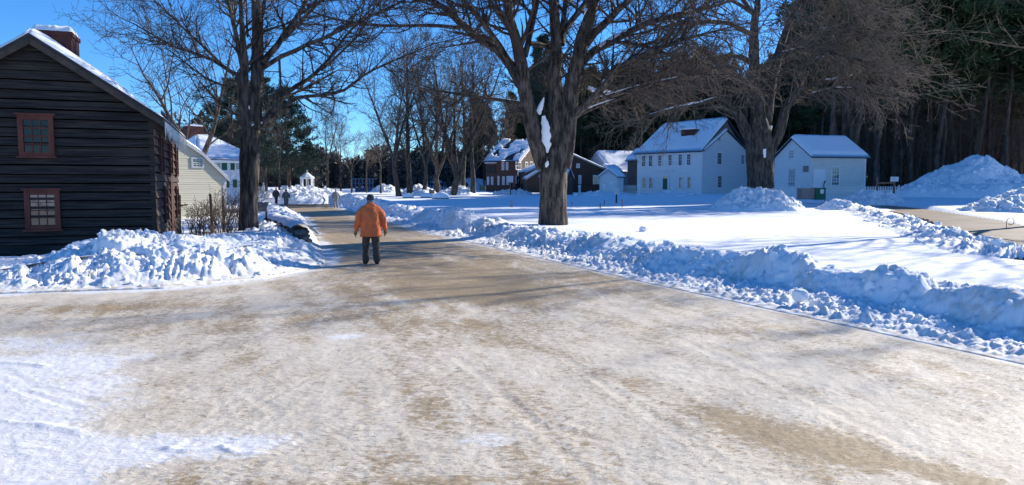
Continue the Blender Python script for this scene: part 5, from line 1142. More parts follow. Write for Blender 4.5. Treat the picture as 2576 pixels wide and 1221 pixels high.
# slim maple on the left
def lz(l): return [(322 + x * .3767, y * .3767) for x, y in l]
g = random.Random(5); Yl = 25.0; bx = P(627, 572, Yl)
limbs_l = [
 (lz([(800, 860), (790, 700), (775, 560), (772, 450), (775, 300), (760, 100), (752, 0), (745, -150)]), [28, 28, 26, 20, 15, 12, 11, 6], -.8, 12),
 (lz([(765, 450), (738, 370), (710, 200), (700, 110), (665, 0), (630, -110)]), [13, 12, 11, 10, 8, 4], -2, 11),
 (lz([(700, 110), (680, 60), (655, 20), (640, -40)]), [6, 5, 4, 3], 1, 4, .7),
 (lz([(845, 860), (850, 720), (853, 600), (858, 400), (860, 200), (862, 0), (866, -160), (860, -330)]), [34, 31, 30, 28, 26, 23, 16, 8], .3, 10),
 (lz([(875, 150), (895, 100), (915, 10), (930, -90)]), [11, 10, 9, 5], 1.2, 5),
 (lz([(800, 240), (800, 160), (785, 90), (790, 0)]), [6, 5, 4, 3], 1.2, 5, .7),
 (lz([(890, 430), (930, 370), (985, 310), (1060, 225), (1110, 160), (1160, 80), (1200, 0), (1250, -110)]), [18, 17, 15, 13, 12, 10, 8, 4], 1.5, 18),
 (lz([(1060, 240), (1130, 170), (1200, 90), (1260, 30), (1330, -30)]), [9, 9, 8, 6, 4], -2, 10),
 (lz([(890, 460), (950, 410), (1020, 380), (1110, 340), (1200, 300), (1300, 255), (1400, 212), (1500, 165), (1600, 120), (1720, 60), (1850, 0)]), [13, 12, 11, 11, 10, 10, 9, 8, 7, 6, 4], -1.5, 25),
 (lz([(1010, 390), (1025, 480), (1020, 560), (1010, 640)]), [6, 6, 5, 4], -.8, 7, .6),
 (lz([(865, 835), (920, 780), (970, 730), (1000, 670), (1060, 620), (1130, 575), (1200, 535), (1290, 470), (1340, 400), (1400, 320), (1460, 220), (1530, 150), (1600, 90)]), [15, 14, 13, 13, 12, 11, 10, 9, 8, 7, 6, 5, 3], 2.0, 25),
 (lz([(1290, 470), (1380, 400), (1450, 330), (1530, 240), (1600, 190), (1640, 60)]), [6, 6, 5, 5, 4, 3], -1, 11, .8),
 (lz([(880, 845), (940, 790), (1010, 750), (1070, 690), (1120, 650), (1170, 630), (1300, 637), (1400, 635), (1450, 610), (1500, 555), (1560, 505), (1640, 460), (1720, 425), (1850, 385), (1954, 330)]), [13, 12, 11, 10, 9, 8.5, 8, 8, 7, 7, 6, 5.5, 5, 4, 3], -1.5, 28, .85),
 (lz([(1000, 660), (1090, 640), (1200, 590), (1320, 510), (1400, 470)]), [7, 6, 6, 5, 3], 3, 11, .8),
 (lz([(760, 520), (700, 485), (620, 430), (560, 395), (480, 372), (400, 345), (330, 325), (260, 290), (200, 255), (120, 205), (40, 160)]), [11, 10.5, 10, 9, 8, 7, 6.5, 6, 5, 4, 3], 1.2, 24, .85),
 (lz([(620, 425), (560, 370), (500, 300), (440, 255), (380, 200), (310, 130), (250, 75), (180, 5)]), [7.5, 7, 6.5, 6, 5.5, 5, 4, 3], -1.5, 17, .85),
 (lz([(760, 590), (680, 585), (600, 575), (520, 530), (450, 478), (380, 410), (320, 365), (250, 320)]), [6, 6, 5.5, 5, 5, 4, 3.5, 2.5], -2, 15, .8),
 (lz([(780, 790), (720, 770), (660, 730), (610, 690), (560, 640), (520, 600), (480, 545)]), [8, 7, 6.5, 6, 5.5, 4.5, 3], 1.5, 12, .7),
 (lz([(800, 870), (770, 885), (730, 890)]), [6, 4, 2], -1, 4, .5),
]
tree_l, thick_l, thin_l = big_tree('bare_maple', 'slim bare maple in front of the shuttered house, limbs spreading over the sky', (bx[0], Yl, bx[2]), Yl,
    ([(628, 572), (627, 520), (629, 460), (629, 400), (631, 335), (635, 300), (636, 270)], [48, 43, 43, 45, 43, 34, 18]), limbs_l, g, 10, 1.35, (0, 6, 5, 4), M_bark, M_twig, up=.05, rmin=.005)
snow_lump(lz([(808, 705), (810, 722), (811, 732)]), [2, 5, 2], Yl - .35, tree_l, 2); snow_lump(lz([(835, 815), (830, 832), (826, 842)]), [3, 8, 2], Yl - .36, tree_l, 3); snow_lump(lz([(895, 815), (890, 825)]), [4, 3], Yl - .3, tree_l, 4)

# broad forked tree on the right with a dense drooping crown
def rz_(l): return [(1748 + x * .3767, y * .3767) for x, y in l]
g = random.Random(23); Yr = 56.0; bx = P(1917, 478, Yr)
limbs_r = [
 (rz_([(400, 1000), (370, 950), (330, 830), (290, 765), (240, 710), (170, 640), (80, 545), (20, 470), (-60, 400)]), [26, 28, 26, 22, 19, 16, 13, 10, 5], -1, 30),
 (rz_([(330, 800), (335, 720), (350, 640), (330, 560), (300, 470)]), [14, 13, 11, 9, 6], 1, 16),
 (rz_([(410, 1000), (420, 850), (415, 700), (400, 500), (385, 300), (400, 120), (430, -50), (450, -200)]), [42, 38, 34, 26, 22, 17, 12, 6], 0, 26),
 (rz_([(460, 1000), (470, 850), (480, 720), (520, 520), (560, 340), (620, 180), (700, 20), (760, -100)]), [36, 32, 28, 24, 20, 15, 11, 6], 3, 30),
 (rz_([(500, 1040), (550, 930), (575, 840), (600, 740), (640, 640), (690, 580), (800, 555), (930, 540), (1060, 515), (1200, 480), (1320, 490), (1400, 500)]), [26, 27, 26, 23, 20, 16, 14, 12, 11, 9, 7, 4], -2, 46),
 (rz_([(640, 640), (720, 520), (800, 420), (900, 300), (1050, 200), (1200, 100), (1300, 20)]), [14, 13, 12, 10, 9, 7, 4], 2, 36),
 (rz_([(650, 650), (780, 640), (900, 600), (1050, 580), (1200, 640), (1290, 645)]), [11, 10, 9, 7, 5, 3], -4, 30),
 (rz_([(400, 500), (500, 400), (620, 340), (760, 330), (900, 350), (1050, 400), (1200, 420)]), [13, 12, 11, 9, 8, 7, 4], -4, 36),
 (rz_([(385, 420), (300, 380), (180, 370), (60, 400), (-60, 420), (-200, 430), (-330, 470)]), [12, 11, 10, 9, 8, 6, 4], -4, 36),
 (rz_([(410, 250), (300, 180), (160, 140), (20, 150), (-140, 160), (-300, 200), (-420, 260)]), [12, 11, 10, 9, 7, 6, 4], 2, 36),
 (rz_([(180, 650), (120, 672), (40, 690), (-20, 702), (-100, 715), (-200, 738), (-300, 772), (-380, 790)]), [10, 10, 9, 9, 8, 7, 5, 3], -3, 24),
 (rz_([(400, 100), (300, 30), (180, -30), (50, -60), (-100, -60)]), [10, 9, 8, 6, 4], -3, 26),
 (rz_([(430, -20), (560, -80), (700, -90), (900, -60), (1050, 0)]), [10, 9, 8, 6, 4], -3, 30),
 (rz_([(560, 330), (680, 260), (820, 200), (980, 170), (1120, 230), (1250, 260), (1400, 240)]), [12, 11, 10, 9, 7, 5, 3], -3, 40),
 (rz_([(430, -50), (420, -200), (300, -340), (180, -450)]), [14, 12, 9, 5], -2, 26), (rz_([(450, -180), (520, -320), (640, -450), (700, -560)]), [13, 11, 8, 4], 2, 26),
 (rz_([(760, -90), (860, -200), (980, -280), (1100, -330)]), [10, 9, 7, 4], 1, 24), (rz_([(690, 30), (800, -60), (950, -140), (1100, -160)]), [10, 9, 7, 4], -3, 24),
 (rz_([(410, 120), (260, -80), (100, -220), (-60, -300)]), [11, 10, 8, 4], 3, 26),
]
tree_r, thick_r, thin_r = big_tree('forked_tree', 'wide forked bare tree with a dense tangled crown between the two white houses', (bx[0], Yr, bx[2]), Yr,
    ([(1914, 480), (1914, 440), (1912, 400), (1913, 365), (1914, 330), (1914, 290)], [60, 60, 64, 66, 50, 24]), limbs_r, g, 10, 2.8, (0, 6, 5, 4), M_bark_grey, M_twig_pale, droop=.08, up=.03, rmin=.0095)
L = limb_px(Yr, limbs_r[10][0], limbs_r[10][1], g, -3); snow_on([resample(L[0], L[1], .6, random.Random(1), 0)], tree_r, .6, .7, 5, lo=.0, hi=.9)
L = limb_px(Yr, limbs_r[0][0], limbs_r[0][1], g, -1); snow_on([resample(L[0], L[1], .6, random.Random(1), 0)], tree_r, .35, .85, 5, lo=.15, hi=.5)
L = limb_px(Yr, limbs_r[4][0], limbs_r[4][1], g, -2); snow_on([resample(L[0], L[1], .6, random.Random(1), 0)], tree_r, .5, .75, 5, lo=.5, hi=.7)
for li, f_, lo_, hi_ in ((7, .5, .3, .55), (8, .5, .3, .7), (9, .45, .2, .5), (5, .4, .2, .45), (6, .5, .3, .7), (13, .5, .4, .6)):
    L = limb_px(Yr, limbs_r[li][0], limbs_r[li][1], g, limbs_r[li][2]); snow_on([resample(L[0], L[1], .6, random.Random(1), 0)], tree_r, f_, .85, 20 + li, lo=lo_, hi=hi_, wob=1.2)
snow_lump([(1924, 375), (1924, 384), (1924, 397)], [7, 8, 5], Yr - 1.15, tree_r, 3); snow_lump([(1941, 316), (1941, 325)], [5, 3], Yr - .8, tree_r, 4)

# --- procedural bare trees
def bare_proto(name, label, seed, H, r, stems=1, split=.3, spread=.35, maxlev=3, dens=(11, 7, 5, 4), L0=.36, mt=None, mb=None, up=.10, rmin=.011, group=None, droop=0., lean=0, ang=(28, 60)):
    g = random.Random(seed); th = thing(name, label, 'tree', (0, 0, 0), group); ORG[th.name] = (0, 0, 0)
    th_ = []; out = [[], [], [], []]; ns = stems
    top = H * split if stems > 1 else H
    tp = [(0, 0, -.6)]; x = y = 0; n = 9
    for i in range(n): tp.append((x, y, top * i / (n - 1))); x += g.gauss(0, .005 * H) + lean * H / n; y += g.gauss(0, .005 * H)
    rr = [r * 1.35] + [r * (1.15 if i == 0 else 1) * (1 - (.88 if stems == 1 else .25) * i / (n - 1)) for i in range(n)]; th_.append((tp, rr))
    mains = [(tp, rr)] if stems == 1 else []
    for k in range(stems if stems > 1 else 0):
        a = 2 * math.pi * (k + g.random() * .6) / stems; d = vnorm((math.cos(a) * spread, math.sin(a) * spread, 1)); p = tp[-1 - (k % 2)]; q = [p]; R_ = [r * .62]; Ls = (H - p[2]) * g.uniform(.85, 1.05)
        for i in range(8): d = vnorm((d[0] + g.gauss(0, .07), d[1] + g.gauss(0, .07), d[2] + .03)); q.append(vadd(q[-1], d, Ls / 8)); R_.append(r * .62 * (1 - .9 * (i + 1) / 8))
        th_.append((q, R_)); mains.append((q, R_))
    for m_ in mains:
        twigs_on(g, out, m_, 1, dens[0], H * L0, (0,) + dens[1:], t0=split if stems == 1 else .12, up=up, rmin=rmin, droop=droop, maxlev=maxlev, ang=ang)
    V, F = zip(*[tubes([q], 8) for q in th_]); b = 0; FF = []
    for v, f in zip(V, F): FF.append(f + b); b += len(v)
    obj_np('trunk', np.vstack(V), np.vstack(FF), mb or M_bark_grey, th, True)
    V, F = tubes(out[1], 4); V2, F2 = tubes([q for l in out[2:] for q in l], 3); obj_np('crown', np.vstack([V, V2]), np.vstack([F, F2 + len(V)]), mt or M_twig, th); return th
def place(proto, first, x, y, rz, sc, label=None, z=None):
    ch = kids(proto) if not isinstance(proto, tuple) else proto[1]
    zz = gz(x, y) if z is None else z
    if first: proto.location = (x, y, zz); proto.rotation_euler = (0, 0, rz); proto.scale = (sc,) * 3; proto['label'] = label or proto['label']; return proto
    return copy_tree(proto, ch, (x, y, zz), rz, sc, label)
g = random.Random(77)
grp = 'bare trees in the row at the back of the lawn'
pa = bare_proto('bare_tree', '', 31, 17.5, .42, stems=5, split=.16, spread=.42, group=grp, L0=.22, mt=M_twig, rmin=.013, dens=(12, 7, 6, 4))
pb = bare_proto('bare_tree', '', 32, 16.5, .34, stems=1, split=.18, group=grp, L0=.30, rmin=.013, dens=(34, 8, 6, 4))
pc = bare_proto('bare_tree', '', 33, 15.5, .30, stems=3, split=.25, spread=.30, group=grp, L0=.24, rmin=.012, mt=M_twig_pale, dens=(14, 7, 6, 4))
for pr, px, Yd, H, lab, first in ((pc, 1003, 78, 1.0, 'leftmost bare tree of the row, with a pale slanting trunk', 1), (pb, 1031, 80, 1.0, 'bare tree with a straight grey trunk, second in the row', 1), (pc, 1066, 81, .88, 'short-trunked bare tree with a low side branch in the row', 0),
                               (pa, 1142, 82, .98, 'widest bare tree of the row, many stems rising from one short trunk', 1), (pb, 1190, 83, .92, 'rightmost bare tree of the row, left of the red-brown building', 0), (pa, 1100, 96, 1.0, 'bare tree standing behind the row between its middle trunks', 0), (pc, 1250, 128, 1.15, 'bare tree rising right behind the red-brown building roof', 0), (pb, 1165, 100, 1.1, 'bare tree behind the row, between the two rightmost trunks', 0)):
    place(pr, first, K(px) * Yd, Yd, g.uniform(0, 6.28), H, lab)
pd = bare_proto('bare_tree', 'bare forked tree behind the cream house roof', 41, 12.5, .30, stems=2, split=.28, spread=.55, L0=.34, rmin=.009, dens=(14, 7, 5, 4), mt=M_twig)
place(pd, 1, K(497) * 48, 48, 2.2, 1.0)
pe = bare_proto('slender_tree', '', 42, 9.5, .15, stems=2, split=.45, spread=.35, L0=.34, rmin=.012, dens=(9, 6, 5, 4), mt=M_twig_pale, group='slender bare trees beyond the end of the road')
for i, (px, Yd, sc, lab) in enumerate(((824, 84, 1.0, 'tallest slender bare tree, right of the gazebo'), (857, 88, .85, 'crooked slender bare tree, second to the right of the gazebo'), (702, 80, .9, 'pale slender tree in front of the dark pine, left of the gazebo'), (884, 100, .7, 'short thin bare tree far behind the road end'), (922, 105, .75, 'thin bare tree behind the blue-grey shelter'), (958, 100, .95, 'slender bare tree just left of the tree row'))):
    place(pe, i == 0, K(px) * Yd, Yd, g.uniform(0, 6), sc, lab)
# two trees standing outside the picture on the right; their shadows cross the road and the lawn
pf = bare_proto('bare_maple', 'bare maple beyond the right edge of the picture, shading the road', 51, 20, .28, stems=3, split=.3, spread=.38, L0=.30, rmin=.014, dens=(13, 6, 4, 3), up=.06)
place(pf, 1, 24.5, 31.5, .4, .82); place(pf, 0, 26.5, 25.5, 2.4, .55, 'smaller bare maple beyond the right edge of the picture, nearer the viewer')

# --- pines
def needle_cards(rng, centres, dirs, n, L, w):
    """bundles of thin leaf-like faces around branch points"""
    m = len(centres); c = np.repeat(np.array(centres), n, 0); d = np.repeat(np.array(dirs), n, 0) * .6 + rng.standard_normal((m * n, 3)) * .55; d[:, 2] += .12; d /= np.linalg.norm(d, axis=1)[:, None]
    s = np.cross(d, rng.standard_normal((m * n, 3))); s /= np.linalg.norm(s, axis=1)[:, None]; l = L * (.6 + .8 * rng.random((m * n, 1))); c = c + rng.standard_normal((m * n, 3)) * L * .25
    V = np.stack([c, c + d * l * .5 + s * w * .5, c + d * l, c + d * l * .5 - s * w * .5], 1).reshape(-1, 3); F = np.arange(m * n * 4).reshape(-1, 4); return V, F
def pine_proto(name, label, seed, H, r, crown0, wid, nb, clump, L=.5, w=.10, group=None, mn=None, dead=14, flat=.15, taper=1.0, sub=4):
    g = random.Random(seed); rng = np.random.default_rng(seed); th = thing(name, label, 'tree', (0, 0, 0), group); tp = [(0, 0, -.6)]; x = y = 0
    for i in range(9): tp.append((x, y, H * i / 8)); x += g.gauss(0, .006 * H); y += g.gauss(0, .006 * H)
    rr = [r * 1.2] + [r * (1 - .93 * i / 8) for i in range(9)]; V, F = tubes([(tp, rr)], 8); obj_np('trunk', V, F, M_pinebark, th, True)
    br = []; cen = []; dr_ = []
    for i in range(nb):
        f = (i + g.random()) / nb; z = H * (crown0 + (1 - crown0) * f); a = g.uniform(0, 6.28); Lb = wid * (1 - f) ** taper * g.uniform(.65, 1.15) + .4; d = vnorm((math.cos(a), math.sin(a), flat + .35 * f + g.gauss(0, .08)))
        j = min(int(z / H * 8) + 1, 8); base_ = (tp[j][0], tp[j][1], z); q = [base_]; dd = d
        for k in range(4): q.append(vadd(q[-1], dd, Lb / 4)); dd = vnorm((dd[0] + g.gauss(0, .12), dd[1] + g.gauss(0, .12), dd[2] + .05))
        br.append((q, [.05, .04, .03, .02, .01]))
        for k in range(sub):
            t = .3 + .7 * (k + g.random()) / sub; jj = min(int(t * 4), 3); p = lerp(q[jj], q[jj + 1], t * 4 - jj); sd = perp_rot(g, dd, R(g.uniform(30, 65))); Ls = Lb * .38 * g.uniform(.5, 1.1); sd = vnorm((sd[0], sd[1], sd[2] * .35 + .08)); e = vadd(p, sd, Ls); br.append(([p, vadd(p, sd, Ls / 2), e], [.02, .015, .008]))
            for s_ in range(3): cen.append(lerp(p, e, (s_ + .6) / 3)); dr_.append(sd)
        cen.append(q[-1]); dr_.append(dd)
    for i in range(dead):
        z = H * g.uniform(.12, crown0 + .05); a = g.uniform(0, 6.28); d = (math.cos(a), math.sin(a), g.uniform(-.1, .25)); Lb = g.uniform(.6, wid * .7); j = min(int(z / H * 8) + 1, 8); p = (tp[j][0], tp[j][1], z); q = [p]
        for k in range(3): d = vnorm((d[0] + g.gauss(0, .2), d[1] + g.gauss(0, .2), d[2] + g.gauss(0, .15))); q.append(vadd(q[-1], d, Lb / 3))
        br.append((q, [.035, .025, .015, .008]))
        for k in range(3): e = perp_rot(g, d, R(50)); br.append(([q[1 + k % 2], vadd(q[1 + k % 2], e, Lb * .25), vadd(q[1 + k % 2], e, Lb * .5)], [.012, .01, .006]))
    V, F = tubes(br, 3); obj_np('branches', V, F, M_deadtwig, th); V, F = needle_cards(rng, cen, dr_, clump, L, w); obj_np('crown', V, F, mn or M_needle, th); return th
w1 = pine_proto('white_pine', 'layered dark green pine right behind the slim tree, left of the gazebo', 61, 12.5, .28, .22, 4.6, 60, 16, .42, .09, flat=.02, taper=.75, mn=M_needle_b, sub=5)
place(w1, 1, K(728) * 92, 92, 1, 1.0); 
for px, Yd, sc, lab in ((668, 88, 1.05, 'dark pine directly behind the trunk of the slim tree'), (583, 78, .95, 'dark brownish evergreen above the shuttered house roof'), (775, 118, .6, 'smaller pine behind the gazebo'), (645, 100, .8, 'pine behind the far bank, just right of the slim trunk')):
    place(w1, 0, K(px) * Yd, Yd, g.uniform(0, 6), sc, lab)
# tall pines of the dark woods
GP = 'tall pines of the dark woods'; LB = 'tall straight pine with dead lower branches in the dark woods behind the houses'
t1 = pine_proto('forest_pine', LB, 71, 33, .30, .45, 4.6, 80, 12, .75, .17, GP, dead=46, flat=.1, taper=.6)
t2 = pine_proto('forest_pine', LB, 72, 30, .26, .36, 4.2, 74, 12, .75, .17, GP, dead=40, flat=.05, taper=.6)
t3 = pine_proto('forest_pine', LB, 73, 35, .34, .55, 5.0, 72, 13, .8, .18, GP, dead=50, flat=.1, taper=.55, mn=M_needle_b)
pr = [(t, kids(t)) for t in (t1, t2, t3)]; used = [0, 0, 0]; rg = random.Random(9); placed = []
def put_pine(x, y, sc, proto=None):
    k = rg.randrange(3) if proto is None else proto
    if not used[k]: t = pr[k][0]; t.location = (x, y, gz(x, y)); t.scale = (sc,) * 3; used[k] = 1; return
    copy_tree(pr[k][0], pr[k][1], (x, y, gz(x, y) - .1), rg.uniform(0, 6.28), (sc * rg.uniform(.9, 1.1), sc * rg.uniform(.9, 1.1), sc))
def forest(n, px0, px1, y0, y1, s0, s1, dmin=2.2):
    c = 0; tries = 0
    while c < n and tries < n * 40:
        tries += 1; Yd = rg.uniform(y0, y1); x = K(rg.uniform(px0, px1)) * Yd
        if any((x - a) ** 2 + (Yd - b) ** 2 < dmin * dmin for a, b in placed): continue
        placed.append((x, Yd)); put_pine(x, Yd, rg.uniform(s0, s1)); c += 1
forest(72, 2090, 2620, 94, 122, .95, 1.18, 2.4)
forest(11, 2640, 2980, 86, 108, .95, 1.15, 2.6)  # pines out of view at the right, added to shade the lawn
forest(60, 2040, 2640, 125, 150, .95, 1.15)
forest(34, 1340, 2080, 140, 165, .62, .84, 3.0)
forest(16, 1420, 1800, 150, 175, .78, .90, 3.0)
forest(12, 1180, 1400, 145, 170, .45, .62, 3.0)
# thin bare saplings along the edge of the woods
sp_ = bare_proto('sapling', 'thin bare sapling along the sunlit edge of the dark woods', 81, 9, .07, stems=1, split=.25, L0=.22, rmin=.012, dens=(14, 5, 4), mt=M_twig, maxlev=2, group='bare saplings at the edge of the woods')
sq = bare_proto('sapling', 'thin bare sapling along the sunlit edge of the dark woods', 82, 11, .09, stems=2, split=.35, L0=.2, rmin=.012, dens=(12, 5, 4), mt=M_deadtwig, maxlev=2, group='bare saplings at the edge of the woods', spread=.2)
cs = [(sp_, kids(sp_)), (sq, kids(sq))]; fi = [1, 1]
for i in range(90):
    k = i % 2; Yd = rg.uniform(92, 122); x = K(rg.uniform(2190, 2600)) * Yd; sc = rg.uniform(.6, 1.4)
    if fi[k]: cs[k][0].location = (x, Yd, gz(x, Yd)); cs[k][0].scale = (sc,) * 3; fi[k] = 0
    else: copy_tree(cs[k][0], cs[k][1], (x, Yd, gz(x, Yd)), rg.uniform(0, 6), sc)
# far wood that reads as one mass
def far_wood(name, label, px0, px1, y0, y1, n, h0, h1, seed, m, brown=.4, card=1.3):
    rng = np.random.default_rng(seed); VV = []; FF = []; b = 0; tr = []; cen = []
    for i in range(n):
        Yd = rng.uniform(y0, y1); x = K(rng.uniform(px0, px1)) * Yd; H = rng.uniform(h0, h1); z0 = 1.0; tr.append(([(x, Yd, z0 - 1), (x + rng.normal(0, .3), Yd, z0 + H * .5), (x + rng.normal(0, .4), Yd, z0 + H)], [.28, .18, .04]))
        k = int(130); f = rng.random(k) ** .8; a = rng.random(k) * 6.28; rad = H * .17 * (1.05 - f) ** .7 * np.sqrt(rng.random(k)); cen.append(np.stack([x + rad * np.cos(a), Yd + rad * np.sin(a), z0 + H * (.12 + .88 * f)], -1))
    C_ = np.vstack(cen); V, F = needle_cards(rng, C_, np.zeros(C_.shape) + [0, 0, .1], 4, card, card * .32); V2, F2 = tubes(tr, 5); me = mesh_np(name, np.vstack([V, V2]), np.vstack([F, F2 + len(V)]), m)
    me.materials.append(M_pinebark); mi = np.zeros(len(F) + len(F2), dtype=np.int32); mi[len(F):] = 1; me.polygons.foreach_set('material_index', mi); o = link(name, me); return tag(o, label, 'wood', kind='stuff')
far_wood('far_wood', 'low dark line of distant mixed trees at the end of the open snow', 620, 1420, 170, 230, 200, 6, 10.5, 3, mat('far_foliage', (.06, .07, .068), (.14, .12, .10), .9, .08))  # brown-grey foliage colour lightened to stand for distance haze
far_wood('far_wood', 'dark depth of the woods behind the front rows of tall pines', 1980, 2760, 160, 205, 330, 30, 40, 4, mat('deep_foliage', (.030, .034, .026), (.085, .066, .048), .9, .1), card=2.2)
far_wood('far_wood', 'dark evergreen mass behind the houses and the big forked trees', 1340, 2060, 178, 210, 150, 20, 30, 5, MATS['deep_foliage'], card=1.9)
far_wood('far_wood', 'distant brownish trees behind the left houses', 330, 640, 120, 160, 50, 8, 13, 6, MATS['far_foliage'])
# shrubs near the cream house
def shrub(label, px, Yd, H, wid, n, seed, m=M_deadtwig, z=None):
    g = random.Random(seed); x = K(px) * Yd; z0 = gz(x, Yd) if z is None else z; out = [[], [], [], []]
    for i in range(n): a = g.uniform(0, 6.28); s_ = g.uniform(.1, .5); grow(g, out, (x + g.gauss(0, wid * .35), Yd + g.gauss(0, wid * .2), z0 - .1), vnorm((math.cos(a) * s_, math.sin(a) * s_, 1)), H * g.uniform(.6, 1.05), .014, 0, 2, .02, .14, (4, 3, 2), .45, .005, 0, .25)
    V, F = tubes([q for l in out for q in l], 4); o = obj_np('bare_shrub', V, F, m, None); tag(o, label, 'shrub', 'bare shrubs near the cream house')
shrub('wide leafless shrub in front of the cream house', 500, 27, 1.35, 1.2, 26, 1)
shrub('leafless shrub between the weathered posts', 545, 28, 1.6, 1.0, 28, 2)
shrub('denser leafless shrub against the left side of the slim trunk', 592, 29, 1.9, .9, 34, 3)
shrub('low twigs poking through the snow in front of the slim trunk', 500, 22.5, .75, .7, 10, 4)
shrub('small twiggy shrub at the foot of the slim trunk, nearest the camera', 580, 22.5, .6, .5, 8, 5)
shrub('pale shrub half buried in the far bank left of the pale walker', 820, 66, 1.0, .9, 8, 6, M_twig_pale)

# ------------------------------------------------------------------ people
M_skin = mat('skin', (.42, .24, .17), (.36, .19, .13), .6, 8)
def cloth(name, c, bump=.006): return mat(name, c, tuple(x * .72 for x in c), .85, 5, bump=bump, bscale=14)
def capsule(mb, pts, rads, k=10):
    """closed limb with round ends"""
    a, b = Vector(pts[0]), Vector(pts[1]); d0 = (a - b).normalized(); y, z = Vector(pts[-1]), Vector(pts[-2]); d1 = (y - z).normalized()
    P2 = [tuple(a + d0 * rads[0] * .95), tuple(a + d0 * rads[0] * .6)] + [tuple(p) for p in pts] + [tuple(y + d1 * rads[-1] * .6), tuple(y + d1 * rads[-1] * .95)]
    mb.tube(P2, [rads[0] * .25, rads[0] * .8] + list(rads) + [rads[-1] * .8, rads[-1] * .25], k)
def fuse(o, vox, smooth=2, tex=None, amt=0.0):
    m = o.modifiers.new('fuse', 'REMESH'); m.mode = 'VOXEL'; m.voxel_size = vox; m.use_smooth_shade = True
    s_ = o.modifiers.new('soften', 'SMOOTH'); s_.iterations = smooth; s_.factor = .6
    if tex: d = o.modifiers.new('folds', 'DISPLACE'); d.texture = tex; d.strength = amt; d.mid_level = .5; d.texture_coords = 'LOCAL'
    return o
fold = D_.textures.new('folds', 'CLOUDS'); fold.noise_scale = .13; fold.noise_depth = 2
def person(label, x, y, z, H, face, coat, legs, hat=None, hatm=None, skirt=False, stride=.12, arms=(.0, .0), vox=.028, fine=False, gloves=None, group=None, hood=False, long_=0.0):
    """face: heading in radians, 0 = walking away from the viewer (+Y)"""
    th = thing('person', label, 'person', (x, y, z), group); th.rotation_euler = (0, 0, face); th.scale = (H / 1.76,) * 3; ORG[th.name] = (0, 0, 0)
    s_ = stride; sh = [(-.19, 0, 1.43), (.19, 0, 1.43)]; el = [(-.31, arms[0] * .5 - .03, 1.15), (.32, arms[1] * .5 - .04, 1.15)]; wr = [(-.36, arms[0] + .05, .86), (.37, arms[1] + .03, .87)]
    hip = [(-.10, 0, .90), (.10, 0, .90)]; kn = [(-.115, s_ * .7 + .03, .50), (.115, -s_ * .2, .50)]; an = [(-.125, s_ * .8, .10), (.13, -s_ * 1.0, .11)]
    b = MB(); b.rings([(0, 0, .86, .15, .11), (0, 0, 1.0, .15, .11), (0, 0, 1.15, .14, .10), (0, 0, 1.35, .18, .11), (0, 0, 1.45, .14, .09), (0, 0, 1.5, .06, .06), (0, .01, 1.58, .055, .06)])
    b.rings([(0, .03, 1.525, .03, .035), (0, .025, 1.55, .055, .07), (0, .015, 1.60, .07, .09), (0, .01, 1.66, .076, .098), (0, .0, 1.71, .066, .085), (0, 0, 1.75, .03, .04)])
    b.ball((0, .105, 1.62), .016, 5); b.ball((-.078, 0, 1.63), .018, 5); b.ball((.078, 0, 1.63), .018, 5)
    for i in (0, 1):
        capsule(b, [sh[i], el[i], wr[i]], [.05, .042, .028]); capsule(b, [hip[i], kn[i], an[i]], [.085, .06, .042]); capsule(b, [an[i], (an[i][0], an[i][1] + .14, .05)], [.04, .035])
        w = Vector(wr[i]); d = (w - Vector(el[i])).normalized(); sg = -1 if i == 0 else 1; hh = w + d * .05
        capsule(b, [tuple(w), tuple(w + d * .07)], [.028, .036])
        if fine:
            for j in range(4):
                o_ = Vector((0, (j - 1.5) * .021, 0)); c = w + d * .095 + o_; L_ = (.062, .072, .068, .052)[j]; capsule(b, [tuple(c), tuple(c + d * L_ * .55 + Vector((-sg * .008, 0, 0))), tuple(c + d * L_ + Vector((-sg * .026, 0, 0)))], [.0095, .009, .0085], 8)
            capsule(b, [tuple(w + d * .04 + Vector((0, .03, 0))), tuple(w + d * .075 + Vector((-sg * .012, .052, 0))), tuple(w + d * .10 + Vector((-sg * .02, .056, 0)))], [.013, .011, .010], 8)
    fuse(b.build('body', M_skin, th), .012 if fine else vox, 1)
    # coat
    b = MB(); hem = .88 - long_; k = 1.0
    b.rings([(0, 0, hem, .245 + long_ * .1, .175 + long_ * .1), (0, -.005, hem + .05, .258, .19), (0, -.01, 1.05, .255, .19), (0, -.015, 1.2, .25, .185), (0, -.01, 1.33, .245, .165), (0, 0, 1.42, .215, .14), (0, 0, 1.49, .13, .105), (0, 0, 1.545, .088, .09)], 24)
    for i in (0, 1):
        sg = -1 if i == 0 else 1; w = Vector(wr[i]); capsule(b, [(sh[i][0] * .8, 0, 1.40), (sg * .265, el[i][1] * .5, 1.29), el[i], tuple(lerp(el[i], wr[i], .55)), tuple(lerp(el[i], wr[i], .92))], [.10, .098, .085, .078, .064], 12)
    if hood: b.ball((0, -.085, 1.50), .085, 8, (1.3, .7, .8))
    cm_ = cloth(*coat) if isinstance(coat, tuple) else coat
    fuse(b.build('coat', cm_, th), .014 if fine else vox, 2, fold if fine else None, .05)
    # trousers or skirt
    b = MB(); lm = cloth(*legs) if isinstance(legs, tuple) else legs
    if skirt: b.rings([(0, 0, .06, .26, .24), (0, 0, .3, .23, .2), (0, 0, .6, .2, .17), (0, 0, .95, .17, .13)], 18)
    else:
        b.rings([(0, 0, .80, .17, .13), (0, 0, .9, .2, .145), (0, 0, 1.0, .19, .135)])
        for i in (0, 1): capsule(b, [hip[i], (hip[i][0] * 1.1, kn[i][1] * .5, .7), kn[i], (lerp(kn[i], an[i], .6)), (an[i][0], an[i][1], .12)], [.115, .108, .092, .088, .092], 12)
